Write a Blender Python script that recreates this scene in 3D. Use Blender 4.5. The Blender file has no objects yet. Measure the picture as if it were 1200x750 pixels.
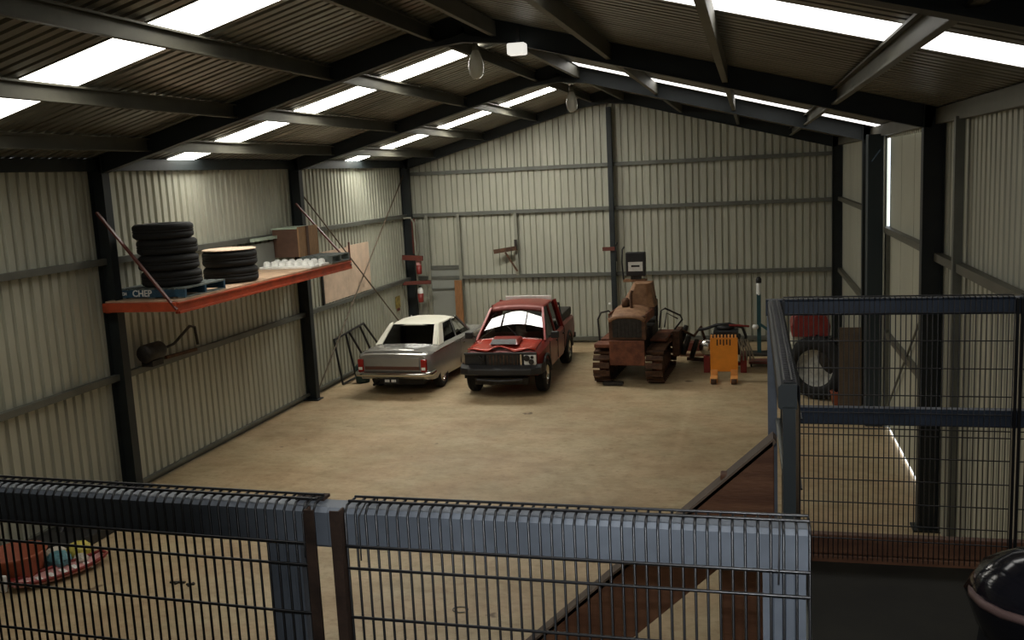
import bpy, bmesh, math, random
from mathutils import Vector, Matrix
random.seed(7)
C = bpy.context.scene.collection
S = bpy.context.scene

# ------------------------------------------------------------------ camera
def make_camera():
    f, yaw, pit, rol = 1110.6, 0.251, 0.1513, -0.0489
    fw = Vector((-math.sin(yaw)*math.cos(pit), math.cos(yaw)*math.cos(pit), -math.sin(pit)))
    rt = Vector((math.cos(yaw), math.sin(yaw), 0)); up = rt.cross(fw)
    r2 = math.cos(rol)*rt + math.sin(rol)*up; u2 = -math.sin(rol)*rt + math.cos(rol)*up
    cd = bpy.data.cameras.new('camera'); cd.sensor_width = 36; cd.lens = f/1200*36
    cd.clip_start = 0.05; cd.clip_end = 200
    co = bpy.data.objects.new('camera', cd); C.objects.link(co)
    m = Matrix((r2, u2, -fw)).transposed().to_4x4(); m.translation = Vector((0, 0, 4.8))
    co.matrix_world = m; S.camera = co
make_camera()

# ------------------------------------------------------------------ world, light, exposure
w = bpy.data.worlds.new('world'); S.world = w; w.use_nodes = True
w.node_tree.nodes['Background'].inputs[0].default_value = (0.80, 0.88, 1.0, 1)
w.node_tree.nodes['Background'].inputs[1].default_value = 2.0
sd = bpy.data.lights.new('sun', 'SUN'); sd.energy = 3.0; sd.angle = 0.02
so = bpy.data.objects.new('sun', sd); C.objects.link(so); so.rotation_euler = (math.radians(25), math.radians(35), 0)
fd = bpy.data.lights.new('camera_flash', 'SPOT'); fd.energy = 90; fd.spot_size = math.radians(66); fd.spot_blend = 1.0; fd.shadow_soft_size = .012; fd.color = (.93, .96, 1.0)
fo = bpy.data.objects.new('camera_flash', fd); C.objects.link(fo); fo.location = (0, 0, 4.86)      # the photographer's flash: it throws the rail's shadow on the stair timber
fo.rotation_euler = Vector((-.02, 1.57, -.62)).to_track_quat('-Z', 'Y').to_euler()
S.view_settings.view_transform = 'Standard'; S.view_settings.look = 'None'
S.view_settings.gamma = 1; S.view_settings.use_curve_mapping = False
S.view_settings.exposure = 0.0
SKYLIGHT, SKYLIGHT_R = (5.5, 13.0, 22.0), (2.5, 2.5, 2.1)          # translucent roof sheets glowing with daylight: glow tuned per strip to balance wall brightness, left slope then right

# ------------------------------------------------------------------ materials
def mat(name, col, rough=0.6, metal=0.0, var=0.0, scale=4.0, bump=0.0, bscale=40.0, col2=None, spec=0.5, stretch=(1,1,1), detail=4):
    m = bpy.data.materials.new(name); m.use_nodes = True
    nt = m.node_tree; b = nt.nodes['Principled BSDF']
    b.inputs['Base Color'].default_value = (*col, 1); b.inputs['Roughness'].default_value = rough
    b.inputs['Metallic'].default_value = metal; b.inputs['Specular IOR Level'].default_value = spec
    tc = nt.nodes.new('ShaderNodeTexCoord'); mp = nt.nodes.new('ShaderNodeMapping')
    nt.links.new(tc.outputs['Object'], mp.inputs[0]); mp.inputs['Scale'].default_value = stretch
    if var > 0 or col2:
        n = nt.nodes.new('ShaderNodeTexNoise'); n.inputs['Scale'].default_value = scale; n.inputs['Detail'].default_value = detail
        n.inputs['Roughness'].default_value = 0.65
        nt.links.new(mp.outputs[0], n.inputs['Vector'])
        r = nt.nodes.new('ShaderNodeValToRGB'); e = r.color_ramp.elements
        e[0].position = 0.35; e[1].position = 0.68
        if col2 is None:
            e[0].color = (*[c*(1-var) for c in col], 1); e[1].color = (*[min(1, c*(1+var)) for c in col], 1)
        else:
            e[0].color = (*col, 1); e[1].color = (*col2, 1)
        nt.links.new(n.outputs['Fac'], r.inputs[0]); nt.links.new(r.outputs[0], b.inputs['Base Color'])
    if bump > 0:
        n2 = nt.nodes.new('ShaderNodeTexNoise'); n2.inputs['Scale'].default_value = bscale
        nt.links.new(mp.outputs[0], n2.inputs['Vector'])
        bp = nt.nodes.new('ShaderNodeBump'); bp.inputs['Strength'].default_value = bump; bp.inputs['Distance'].default_value = 0.02
        nt.links.new(n2.outputs['Fac'], bp.inputs['Height']); nt.links.new(bp.outputs[0], b.inputs['Normal'])
    return m

M = {}
M['clad'] = mat('zinc_cladding', (0.44, 0.44, 0.36), 0.45, 0.25, 0.10, 0.7, stretch=(1,1,0.4))
M['cladroof'] = mat('zinc_roof_sheet', (0.25, 0.24, 0.205), 0.34, 0.6, 0.18, 0.8)
M['cladsmooth'] = mat('door_cladding', (0.46, 0.46, 0.37), 0.5, 0.2, 0.06, 0.7)
M['steel'] = mat('dark_painted_steel', (0.011, 0.016, 0.017), 0.55, 0.0, 0.3, 2.0)
M['girt'] = mat('galvanised_girt', (0.15, 0.155, 0.135), 0.5, 0.5, 0.15, 2.0)
M['stud'] = mat('pale_galvanised_stud', (0.27, 0.27, 0.22), 0.55, 0.3, 0.1, 2.0)
M['purlin'] = mat('galvanised_purlin', (0.12, 0.115, 0.09), 0.5, 0.4, 0.15, 2.0)
M['rail'] = mat('blue_grey_rail', (0.19, 0.215, 0.25), 0.38, 0.35, 0.2, 6.0)
M['raildark'] = mat('dark_blue_rail', (0.03, 0.042, 0.065), 0.45, 0.2, 0.2, 6.0)
M['wire'] = mat('dark_mesh_wire', (0.010, 0.010, 0.011), 0.30, 0.0)
M['rust'] = mat('rusty_bar', (0.05, 0.028, 0.018), 0.7, 0.2, 0.5, 15.0)
M['timber'] = mat('stained_timber', (0.10, 0.038, 0.016), 0.6, 0, 0.0, 3.0, 0.1, 30, col2=(0.19, 0.085, 0.04), stretch=(1, 6, 6))
M['timberedge'] = mat('timber_edge', (0.16, 0.11, 0.075), 0.7, 0, 0.3, 6.0)
M['deck'] = mat('deck_board', (0.022, 0.020, 0.013), 0.75, 0, 0.25, 3.0)
M['orange_rack'] = mat('red_orange_rack', (0.42, 0.062, 0.02), 0.45, 0, 0.3, 3.0)
M['redtie'] = mat('red_brown_tie', (0.12, 0.028, 0.018), 0.5, 0, 0.2, 5.0)
M['ply'] = mat('ply_board', (0.50, 0.34, 0.22), 0.7, 0, 0.18, 4.0, col2=None)
M['ply2'] = mat('pale_board', (0.60, 0.45, 0.33), 0.7, 0, 0.12, 3.0)
M['rubber'] = mat('tyre_rubber', (0.007, 0.007, 0.007), 0.85, 0, 0.3, 8)
M['pallet'] = mat('blue_pallet', (0.02, 0.07, 0.12), 0.7, 0, 0.4, 8)
M['palletgrey'] = mat('worn_pallet', (0.12, 0.14, 0.13), 0.8, 0, 0.4, 8)
M['white'] = mat('white_paint', (0.78, 0.78, 0.74), 0.6, 0, 0.08, 10)
M['roofwhite'] = mat('sedan_white_roof', (0.80, 0.78, 0.66), 0.3, 0, 0.03, 3)
M['silver'] = mat('silver_car_paint', (0.36, 0.355, 0.33), 0.22, 0.5, 0.06, 3)
M['chrome'] = mat('chrome', (0.62, 0.60, 0.55), 0.18, 1.0)
M['tail'] = mat('tail_lamp_red', (0.30, 0.015, 0.012), 0.2)
M['redpaint'] = mat('red_car_paint', (0.24, 0.024, 0.018), 0.30, 0.1, 0.15, 3)
M['redhood'] = mat('scraped_red_bonnet', (0.50, 0.055, 0.035), 0.22, 0.1, 0.0, 7, col2=(0.42, 0.05, 0.03))
M['darkred'] = mat('dull_red_roof', (0.20, 0.035, 0.024), 0.42, 0.1, 0.15, 3)
M['black'] = mat('black_plastic', (0.014, 0.014, 0.015), 0.5, 0, 0.2, 10)
M['soot'] = mat('dark_machinery', (0.03, 0.026, 0.022), 0.6, 0.3, 0.5, 12)
M['int'] = mat('dark_interior', (0.02, 0.019, 0.018), 0.8, 0, 0.3, 9)
M['rustor'] = mat('rusty_orange_paint', (0.10, 0.030, 0.014), 0.65, 0.1, 0.0, 5, 0.3, 30, col2=(0.22, 0.075, 0.035))
M['rustdk'] = mat('dark_rust', (0.045, 0.022, 0.012), 0.8, 0.2, 0.0, 6, 0.3, 30, col2=(0.14, 0.068, 0.035))
M['tan'] = mat('faded_tan_paint', (0.34, 0.19, 0.10), 0.65, 0, 0.0, 5, col2=(0.16, 0.075, 0.035))
M['orange'] = mat('bright_orange_paint', (0.78, 0.27, 0.02), 0.5, 0, 0.08, 5)
M['orangelt'] = mat('worn_orange_paint', (0.80, 0.36, 0.10), 0.5, 0, 0.1, 5)
M['green'] = mat('green_blue_steel', (0.02, 0.075, 0.085), 0.5, 0.1, 0.2, 5)
M['red'] = mat('red_paint', (0.22, 0.022, 0.016), 0.5, 0, 0.15, 5)
M['pink'] = mat('faded_pink', (0.60, 0.30, 0.28), 0.5, 0, 0.1, 5)
M['brownbox'] = mat('brown_box', (0.10, 0.05, 0.03), 0.8, 0, 0.15, 4)
M['woodbox'] = mat('raw_wood_box', (0.30, 0.17, 0.08), 0.8, 0, 0.2, 6, stretch=(6, 6, 1))
M['palegreen'] = mat('pale_green_lid', (0.42, 0.50, 0.40), 0.6, 0, 0.1, 4)
M['greydoor'] = mat('grey_door', (0.26, 0.27, 0.24), 0.55, 0.1, 0.05, 2)
M['terracotta'] = mat('terracotta_plastic', (0.34, 0.09, 0.04), 0.6, 0, 0.15, 5)
M['yellow'] = mat('yellow_wrap', (0.62, 0.52, 0.10), 0.5, 0, 0.25, 12)
M['tealwrap'] = mat('teal_wrap', (0.10, 0.26, 0.30), 0.5, 0, 0.4, 14)
M['palewrap'] = mat('pale_wrap', (0.60, 0.55, 0.46), 0.5, 0, 0.2, 12)
M['concrete_out'] = mat('outside_concrete', (0.75, 0.74, 0.70), 0.9)
M['blueplastic'] = mat('dull_green_drum', (0.02, 0.05, 0.045), 0.6)

def glass(name, tint=(0.25, 0.28, 0.27), ior=1.55):
    m = bpy.data.materials.new(name); m.use_nodes = True; nt = m.node_tree
    for n in list(nt.nodes): nt.nodes.remove(n)
    o = nt.nodes.new('ShaderNodeOutputMaterial'); mx = nt.nodes.new('ShaderNodeMixShader')
    fr = nt.nodes.new('ShaderNodeFresnel'); fr.inputs[0].default_value = ior
    t = nt.nodes.new('ShaderNodeBsdfTransparent'); t.inputs[0].default_value = (*tint, 1)
    g = nt.nodes.new('ShaderNodeBsdfGlossy'); g.inputs['Roughness'].default_value = 0.02
    nt.links.new(fr.outputs[0], mx.inputs[0]); nt.links.new(t.outputs[0], mx.inputs[1]); nt.links.new(g.outputs[0], mx.inputs[2])
    nt.links.new(mx.outputs[0], o.inputs[0]); return m
M['glass'] = glass('car_glass')
M['windscreen'] = glass('windscreen_glass', (0.35, 0.38, 0.36), 1.9)
M['bulbglass'] = mat('lamp_glass', (.75, .75, .68), .15); M['bulbglass'].node_tree.nodes['Principled BSDF'].inputs['Alpha'].default_value = .45


def emis(name, col, s):
    m = bpy.data.materials.new(name); m.use_nodes = True; nt = m.node_tree
    b = nt.nodes['Principled BSDF']; b.inputs['Base Color'].default_value = (0.7, 0.7, 0.66, 1); b.inputs['Roughness'].default_value = 0.5
    b.inputs['Emission Color'].default_value = (*col, 1); b.inputs['Emission Strength'].default_value = s
    return m
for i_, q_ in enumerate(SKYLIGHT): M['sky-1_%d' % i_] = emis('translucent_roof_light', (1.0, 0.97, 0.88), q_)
for i_, q_ in enumerate(SKYLIGHT_R): M['sky1_%d' % i_] = emis('translucent_roof_light_right', (1.0, 0.98, 0.94), q_)  # right slope glows weaker, tuned to keep the right wall darker

def concrete():
    m = bpy.data.materials.new('concrete_floor'); m.use_nodes = True; nt = m.node_tree; L = nt.links
    b = nt.nodes['Principled BSDF']; tc = nt.nodes.new('ShaderNodeTexCoord')
    def noise(sc, det=6, rough=.6, st=(1, 1, 1)):
        mp = nt.nodes.new('ShaderNodeMapping'); mp.inputs['Scale'].default_value = st; L.new(tc.outputs['Object'], mp.inputs[0])
        n = nt.nodes.new('ShaderNodeTexNoise'); n.inputs['Scale'].default_value = sc; n.inputs['Detail'].default_value = det
        n.inputs['Roughness'].default_value = rough; L.new(mp.outputs[0], n.inputs['Vector']); return n
    def ramp(src, p0, c0, p1, c1):
        r = nt.nodes.new('ShaderNodeValToRGB'); r.color_ramp.elements[0].position = p0; r.color_ramp.elements[1].position = p1
        r.color_ramp.elements[0].color = (*c0, 1); r.color_ramp.elements[1].color = (*c1, 1); L.new(src, r.inputs[0]); return r
    def mixc(a, bb, fac, mode='MULTIPLY'):
        x = nt.nodes.new('ShaderNodeMix'); x.data_type = 'RGBA'; x.blend_type = mode
        x.inputs[0].default_value = fac; L.new(a, x.inputs[6]); L.new(bb, x.inputs[7]); return x.outputs[2]
    big = ramp(noise(0.35, 5).outputs[0], .35, (0.39, 0.30, 0.18), .68, (0.56, 0.46, 0.30))
    mid = ramp(noise(1.6, 8, .7, (1, 1.6, 1)).outputs[0], .36, (0.80, 0.77, 0.72), .6, (1, 1, 1))
    fine = ramp(noise(9, 6, .7, (1, 1.4, 1)).outputs[0], .33, (0.78, 0.76, 0.74), .52, (1, 1, 1))
    c = mixc(big.outputs[0], mid.outputs[0], 1.0); c = mixc(c, fine.outputs[0], 0.7)
    hue = ramp(noise(0.9, 4, .6).outputs[0], .40, (1.0, .985, .93), .60, (1.02, .93, .86)); c = mixc(c, hue.outputs[0], .9)
    c = mixc(c, ramp(noise(4.5, 5, .8, (1, 1.3, 1)).outputs[0], .34, (0.72, 0.68, 0.62), .47, (1, 1, 1)).outputs[0], .7)
    spots = ramp(noise(2.6, 2, .5).outputs[0], .245, (0.25, 0.2, 0.15), .285, (1, 1, 1)); c = mixc(c, spots.outputs[0], .9)
    # curved tyre scrub marks: rings about two turning centres
    for cx, cy, r0 in ((-4.9, 12.6, 2.6), (-8.2, 9.0, 5.2)):
        mp = nt.nodes.new('ShaderNodeMapping'); mp.inputs['Location'].default_value = (-cx, -cy, 0); L.new(tc.outputs['Object'], mp.inputs[0])
        ln = nt.nodes.new('ShaderNodeVectorMath'); ln.operation = 'LENGTH'; L.new(mp.outputs[0], ln.inputs[0])
        sb = nt.nodes.new('ShaderNodeMath'); sb.operation = 'SUBTRACT'; sb.inputs[1].default_value = r0; L.new(ln.outputs['Value'], sb.inputs[0])
        ab = nt.nodes.new('ShaderNodeMath'); ab.operation = 'ABSOLUTE'; L.new(sb.outputs[0], ab.inputs[0])
        rr = ramp(ab.outputs[0], 0.03, (0.78, 0.75, 0.7), 0.12, (1, 1, 1)); c = mixc(c, rr.outputs[0], .35)
    L.new(c, b.inputs['Base Color'])
    ro = nt.nodes.new('ShaderNodeMapRange'); ro.inputs[3].default_value = .42; ro.inputs[4].default_value = .75
    L.new(noise(1.1, 5).outputs[0], ro.inputs[0]); L.new(ro.outputs[0], b.inputs['Roughness'])
    return m
M['floor'] = concrete()

M['lampface'] = emis('lit_lamp_housing', (1, .97, .88), 0.8)

# ------------------------------------------------------------------ mesh helpers
class MB:
    def __init__(s): s.v = []; s.f = []; s.mi = []; s.mats = []; s.smooth = []
    def m(s, mt):
        if mt not in s.mats: s.mats.append(mt)
        return s.mats.index(mt)
    def add(s, vs, fs, mt=None, smooth=False, T=None):
        o = len(s.v)
        if T is not None: vs = [tuple(T @ Vector(p)) for p in vs]
        s.v += [tuple(p) for p in vs]; s.f += [tuple(i+o for i in f) for f in fs]
        k = s.m(mt) if mt else 0
        s.mi += [k]*len(fs); s.smooth += [smooth]*len(fs)
    def box(s, a, b, mt=None, T=None):
        x0, y0, z0 = a; x1, y1, z1 = b
        v = [(x0,y0,z0),(x1,y0,z0),(x1,y1,z0),(x0,y1,z0),(x0,y0,z1),(x1,y0,z1),(x1,y1,z1),(x0,y1,z1)]
        s.add(v, [(0,3,2,1),(4,5,6,7),(0,1,5,4),(1,2,6,5),(2,3,7,6),(3,0,4,7)], mt, False, T)
    def cbox(s, c, d, mt=None, T=None):
        s.box([c[i]-d[i]/2 for i in range(3)], [c[i]+d[i]/2 for i in range(3)], mt, T)
    def tube(s, pts, r, n=8, mt=None, T=None, cap=True, smooth=True):
        pts = [Vector(p) for p in pts]; rings = []
        rr = r if isinstance(r, (list, tuple)) else [r]*len(pts)
        up = None
        for i, p in enumerate(pts):
            d = (pts[min(i+1, len(pts)-1)] - pts[max(i-1, 0)]).normalized()
            if up is None:
                up = Vector((0,0,1)) if abs(d.z) < .9 else Vector((1,0,0))
            a = d.cross(up).normalized(); bb = a.cross(d).normalized(); up = bb
            rings.append([p + rr[i]*(math.cos(2*math.pi*k/n)*a + math.sin(2*math.pi*k/n)*bb) for k in range(n)])
        v = [q for g in rings for q in g]; f = []
        for i in range(len(pts)-1):
            for k in range(n):
                f.append((i*n+k, (i+1)*n+k, (i+1)*n+(k+1) % n, i*n+(k+1) % n))
        s.add(v, f, mt, smooth, T)
        if cap:
            s.add(rings[0], [tuple(range(n))], mt, False, T); s.add(rings[-1], [tuple(range(n))[::-1]], mt, False, T)
    def bar(s, p, q, wdt, hgt, mt=None, T=None, up=(0,0,1)):
        p = Vector(p); q = Vector(q); d = (q-p).normalized(); u = Vector(up)
        if abs(d.dot(u)) > .98: u = Vector((0,1,0))
        a = d.cross(u).normalized()*wdt/2; b = a.cross(d).normalized()*hgt/2
        v = [p-a-b, p+a-b, p+a+b, p-a+b, q-a-b, q+a-b, q+a+b, q-a+b]
        s.add(v, [(0,1,2,3),(7,6,5,4),(0,4,5,1),(1,5,6,2),(2,6,7,3),(3,7,4,0)], mt, False, T)
    def lathe(s, prof, n=24, mt=None, T=None, smooth=True, closed=False):
        v = []; f = []; m_ = len(prof)
        for k in range(n):
            a = 2*math.pi*k/n
            v += [(r*math.cos(a), r*math.sin(a), z) for r, z in prof]
        for k in range(n):
            k2 = (k+1) % n
            for i in range(m_ if closed else m_-1):
                j = (i+1) % m_
                f.append((k*m_+i, k2*m_+i, k2*m_+j, k*m_+j))
        s.add(v, f, mt, smooth, T)
    def loft(s, rings, mt=None, T=None, smooth=True, caps=True, closed=True):
        n = len(rings[0]); v = [q for g in rings for q in g]; f = []
        for i in range(len(rings)-1):
            for k in range(n if closed else n-1):
                k2 = (k+1) % n
                f.append((i*n+k, (i+1)*n+k, (i+1)*n+k2, i*n+k2))
        s.add(v, f, mt, smooth, T)
        if caps and closed:
            s.add(rings[0], [tuple(range(n))], mt, False, T); s.add(rings[-1], [tuple(range(n))[::-1]], mt, False, T)
    def ibeam(s, p, q, dep, wid, side, mt=None, t=.012):
        """H section from p to q; dep measured along 'side' x axis, flanges across"""
        p = Vector(p); q = Vector(q); d = (q-p).normalized(); a = Vector(side).normalized()
        a = (a - d*a.dot(d)).normalized(); b = d.cross(a).normalized()
        for off, dd, ww in ((dep/2-t/2, t, wid), (-dep/2+t/2, t, wid), (0, dep-2*t, t*.8)):
            o = a*off
            v = [P+o+sx*a*dd/2+sy*b*ww/2 for P in (p, q) for sx, sy in ((-1,-1),(1,-1),(1,1),(-1,1))]
            s.add(v, [(0,1,2,3),(7,6,5,4),(0,4,5,1),(1,5,6,2),(2,6,7,3),(3,7,4,0)], mt)
    def mesh(s, name):
        me = bpy.data.meshes.new(name); me.from_pydata(s.v, [], s.f)
        for mt in s.mats: me.materials.append(mt)
        me.polygons.foreach_set('material_index', s.mi if s.mats else [0]*len(s.f))
        me.polygons.foreach_set('use_smooth', s.smooth)
        me.update()
        bm = bmesh.new(); bm.from_mesh(me); bmesh.ops.recalc_face_normals(bm, faces=bm.faces); bm.to_mesh(me); bm.free()
        return me
    def build(s, name, mt=None, parent=None, bevel=0, loc=None, rot=None):
        if mt and not s.mats: s.mats = [mt]
        o = bpy.data.objects.new(name, s.mesh(name)); C.objects.link(o)
        if parent: o.parent = parent
        if loc: o.location = loc
        if rot: o.rotation_euler = rot
        if bevel:
            b = o.modifiers.new('bevel', 'BEVEL'); b.width = bevel; b.segments = 2; b.limit_method = 'ANGLE'
        return o

def one(fn, name, mt, parent=None, bevel=0, **k):
    b = MB(); fn(b); return b.build(name, mt, parent, bevel, **k)
def box(name, a, b, mt, parent=None, bevel=0):
    m = MB(); m.box(a, b); return m.build(name, mt, parent, bevel)
def tag(o, label=None, cat=None, group=None, kind=None):
    if label: o['label'] = label
    if cat: o['category'] = cat
    if group: o['group'] = group
    if kind: o['kind'] = kind
    return o
def empty(name, loc, label=None, cat=None, group=None, kind=None, rz=0):
    o = bpy.data.objects.new(name, None); C.objects.link(o); o.location = loc; o.rotation_euler = (0, 0, rz)
    o.empty_display_size = .2
    return tag(o, label, cat, group, kind)
def children(o): return list(o.children)
def copy_tree(o, parent=None):
    c = o.copy(); C.objects.link(c)
    if parent: c.parent = parent
    for ch in children(o): copy_tree(ch, c)
    return c
def share(o, name=None, parent=None, loc=None):
    c = o.copy(); C.objects.link(c)
    if loc: c.location = loc
    return c

# ------------------------------------------------------------------ shed shell
XL, XR, YB, YF = -9.78, 2.30, 26.28, -2.0
RX, SL = -3.74, 0.272
def ztop(x): return 6.985 - SL*abs(x-RX)      # underside of roof sheets
FRAMES = (5.0, 12.68, 19.2, 26.05)
STRIPS_L = ((8.5, 9.4), (14.62, 15.48), (22.1, 22.95))
STRIPS_R = ((1.1, 2.0), (7.15, 8.1), (18.05, 18.85))  # first strip, over the deck, is unseen and added to light the near rail

fl = box('floor', (XL-.1, YF-.2, -.15), (XR+.05, YB+.1, 0), M['floor']); fl['kind'] = 'structure'
gr = box('ground', (XR+.06, -6, -.16), (XR+14, YB+6, -.03), M['concrete_out']); gr['kind'] = 'structure'

def rib_profile(wd, pitch=.19, dep=.042):
    pts = []; u = 0.0; k = 0
    while u < wd-1e-4:
        e = 1.0 if k % 4 else 1.3
        pr = [(u, 0), (u+pitch-.072*e, 0), (u+pitch-.055*e, dep), (u+pitch-.016, dep)]
        for p in pr:
            if p[0] < wd: pts.append(p)
        u += pitch; k += 1
    pts.append((wd, 0)); return pts
def sheet_mesh(name, org, du, dn, wd, base, top, mt):
    """ribbed sheet: runs along du from org, ribs recessed along dn, base/top are functions of the point on the wall"""
    org = Vector(org); du = Vector(du); dn = Vector(dn); b = MB(); vs = []; fs = []
    for u, d in rib_profile(wd):
        p = org + du*u
        for P in (base(p), top(p)): vs.append(Vector(P)+dn*d)
    for i in range(len(vs)//2-1): fs.append((2*i, 2*i+2, 2*i+3, 2*i+1))
    b.add(vs, fs); return b.build(name, mt)
def split(a, b, cuts=()):
    out = []; xs = [a]+[c for cc in cuts for c in cc]+[b]
    for i in range(0, len(xs), 2):
        L = xs[i+1]-xs[i]; n = max(1, round(L/.76)); 
        for k in range(n): out.append((xs[i]+L*k/n, L/n))
    return out
def c_section(b, p, q, dep, wid, lip, depdir, widdir, t=.006):
    p = Vector(p); q = Vector(q); a = Vector(depdir).normalized(); w_ = Vector(widdir).normalized()
    def plate(o, A, B):
        v = [P+o+sa*A/2+sb*B/2 for P in (p, q) for sa, sb in ((-1,-1),(1,-1),(1,1),(-1,1))]
        b.add(v, [(0,1,2,3),(7,6,5,4),(0,4,5,1),(1,5,6,2),(2,6,7,3),(3,7,4,0)])
    plate(Vector((0,0,0)), a*dep, w_*t)                       # web
    plate(a*(dep/2)+w_*wid/2, a*t, w_*wid); plate(-a*(dep/2)+w_*wid/2, a*t, w_*wid)
    plate(a*(dep/2-lip/2)+w_*wid, a*lip, w_*t); plate(-a*(dep/2-lip/2)+w_*wid, a*lip, w_*t)

# back wall
wb = box('wall_back', (XL, YB+.05, 0), (XR, YB+.09, .16), M['girt']); wb['kind'] = 'structure'
wb0 = sheet_mesh
for x0, wd in split(XL-.02, XR+.02):
    o = sheet_mesh('cladding_sheet', (x0, YB, 0), (1,0,0), (0,1,0), wd, lambda p: (p.x, p.y, .02), lambda p: (p.x, p.y, ztop(p.x)), M['clad']); o.parent = wb
def girt(name, p, q, parent, out, mt='girt', dep=.095, dd=(0,0,1)):
    b = MB(); c_section(b, p, q, dep, .09, .02, dd, out); return b.build(name, M[mt], parent)
for z in (1.95, 3.78, 4.97):
    girt('girt', (XL+.15, YB-.11, z), (XR-.15, YB-.11, z), wb, (0,1,0))
girt('girt', (XL+.15, YB-.11, .12), (XR-.15, YB-.11, .12), wb, (0,1,0))
for x, z0, z1 in ((-9.12, 0, 3.78), (-8.17, 0, 3.78), (-6.47, 1.98, 3.75)):
    girt('stud', (x, YB-.13, z0), (x, YB-.13, z1), wb, (0,1,0), dd=(1,0,0), dep=.08, mt='stud')
girt('stud', (-9.1, YB-.12, 2.25), (-8.2, YB-.12, 2.25), wb, (0,1,0), dep=.1)
girt('stud', (-9.1, YB-.12, 1.62), (-8.2, YB-.12, 1.62), wb, (0,1,0), dep=.04)
# left wall
zl = ztop(XL)
wl = box('wall_left', (XL-.09, YF, 0), (XL-.05, YB, .12), M['girt']); wl['kind'] = 'structure'
for y0, wd in split(YF, YB+.02):
    sheet_mesh('cladding_sheet', (XL, y0, 0), (0,1,0), (-1,0,0), wd, lambda p: (p.x, p.y, .07), lambda p: (p.x, p.y, zl), M['clad']).parent = wl
for z in (1.95, 3.78):
    girt('girt', (XL+.11, YF, z), (XL+.11, YB, z), wl, (-1,0,0))
girt('girt', (XL+.06, YF, .12), (XL+.06, YB, .12), wl, (-1,0,0), dep=.05)
girt('eave_purlin', (XL+.11, YF, 5.26), (XL+.11, YB, 5.26), wl, (-1,0,0), dep=.18, mt='steel')
# right wall: door bay 12.9 - 17.7
wr = box('wall_right', (XR+.05, YF, 0), (XR+.09, 12.75, .12), M['girt']); wr['kind'] = 'structure'
zr = ztop(XR)
for a, c in ((YF, 12.72), (17.76, YB+.02)):
    for y0, wd in split(a, c):
        sheet_mesh('cladding_sheet', (XR, y0, 0), (0,1,0), (1,0,0), wd, lambda p: (p.x, p.y, .02), lambda p: (p.x, p.y, zr), M['clad']).parent = wr
sheet_mesh('cladding_sheet', (XR, 12.72, 0), (0,1,0), (1,0,0), 5.04, lambda p: (p.x, p.y, 5.12), lambda p: (p.x, p.y, zr), M['clad']).parent = wr
for a, c, z in ((YF, 12.6, 3.55), (19.2, YB, 3.8), (19.2, YB, 1.95)):
    girt('girt', (XR-.11, a, z), (XR-.11, c, z), wr, (1,0,0), mt='purlin')
for y in (11.35,): girt('stud', (XR-.14, y, 0), (XR-.14, y, 5.2), wr, (1,0,0), dd=(0,1,0), dep=.09)
girt('eave_purlin', (XR-.11, YF, 5.26), (XR-.11, YB, 5.26), wr, (1,0,0), dep=.18, mt='purlin')
box('base_angle', (XR+.0, 17.76, 0), (XR+.05, YB, .1), M['girt'], wr)
# front wall behind the camera
wf = box('wall_front', (XL-.1, YF-.06, 0), (XR+.1, YF, 5.3), M['clad']); wf['kind'] = 'structure'
gb = MB(); gb.add([(XL-.1, YF, 5.3), (XR+.1, YF, 5.3), (RX, YF, 7.1), (XL-.1, YF-.06, 5.3), (XR+.1, YF-.06, 5.3), (RX, YF-.06, 7.1)], [(0,1,2),(5,4,3),(0,3,4,1),(1,4,5,2),(2,5,3,0)])
gb.build('gable_sheet', M['clad'], wf)
# big sliding door on the right (door_2), daylight under and beside it
d2 = empty('door_2', (XR+.06, 15.2, 0), kind='structure')
def d2part(n, a, b_, mt): 
    o = box(n, (a[0]-XR-.06, a[1]-15.2, a[2]), (b_[0]-XR-.06, b_[1]-15.2, b_[2]), mt, d2); return o
dm = MB(); 
k = 0; y = 12.70
while y < 17.68:
    y1 = min(y+.62, 17.70)
    o = d2part('door_panel', (XR+.045+.004*(k % 2), y, .055), (XR+.06, y1, 5.16), M['cladsmooth']); y = y1; k += 1
d2part('door_rail', (XR-.06, 12.7, 3.50), (XR+.045, 17.66, 3.60), M['purlin'])
d2part('door_rail', (XR-.03, 12.7, 1.66), (XR+.045, 17.66, 1.76), M['purlin'])
d2part('side_flashing', (XR-.012, 17.62, .0), (XR+.07, 17.80, 3.6), M['girt'])
b = MB(); b.tube([(-.06, -2.4, 3.4), (-.06, 2.4, .3)], .02, 6); b.build('brace', M['girt'], d2)
# personnel door (door_1)
d1 = empty('door_1', (-8.64, YB-.03, 0), kind='structure')
box('door_leaf', (-.44, -.06, .02), (.44, -.01, 2.2), M['greydoor'], d1)
box('door_head', (-.47, -.09, 2.2), (.47, 0, 2.27), M['girt'], d1)
b = MB(); b.lathe([(0, 0), (.03, 0), (.03, .05), (0, .06)], 10, T=Matrix.Translation((.36, -.06, 1.05)) @ Matrix.Rotation(math.pi/2, 4, 'X')); b.build('door_handle', M['chrome'], d1)

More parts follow.
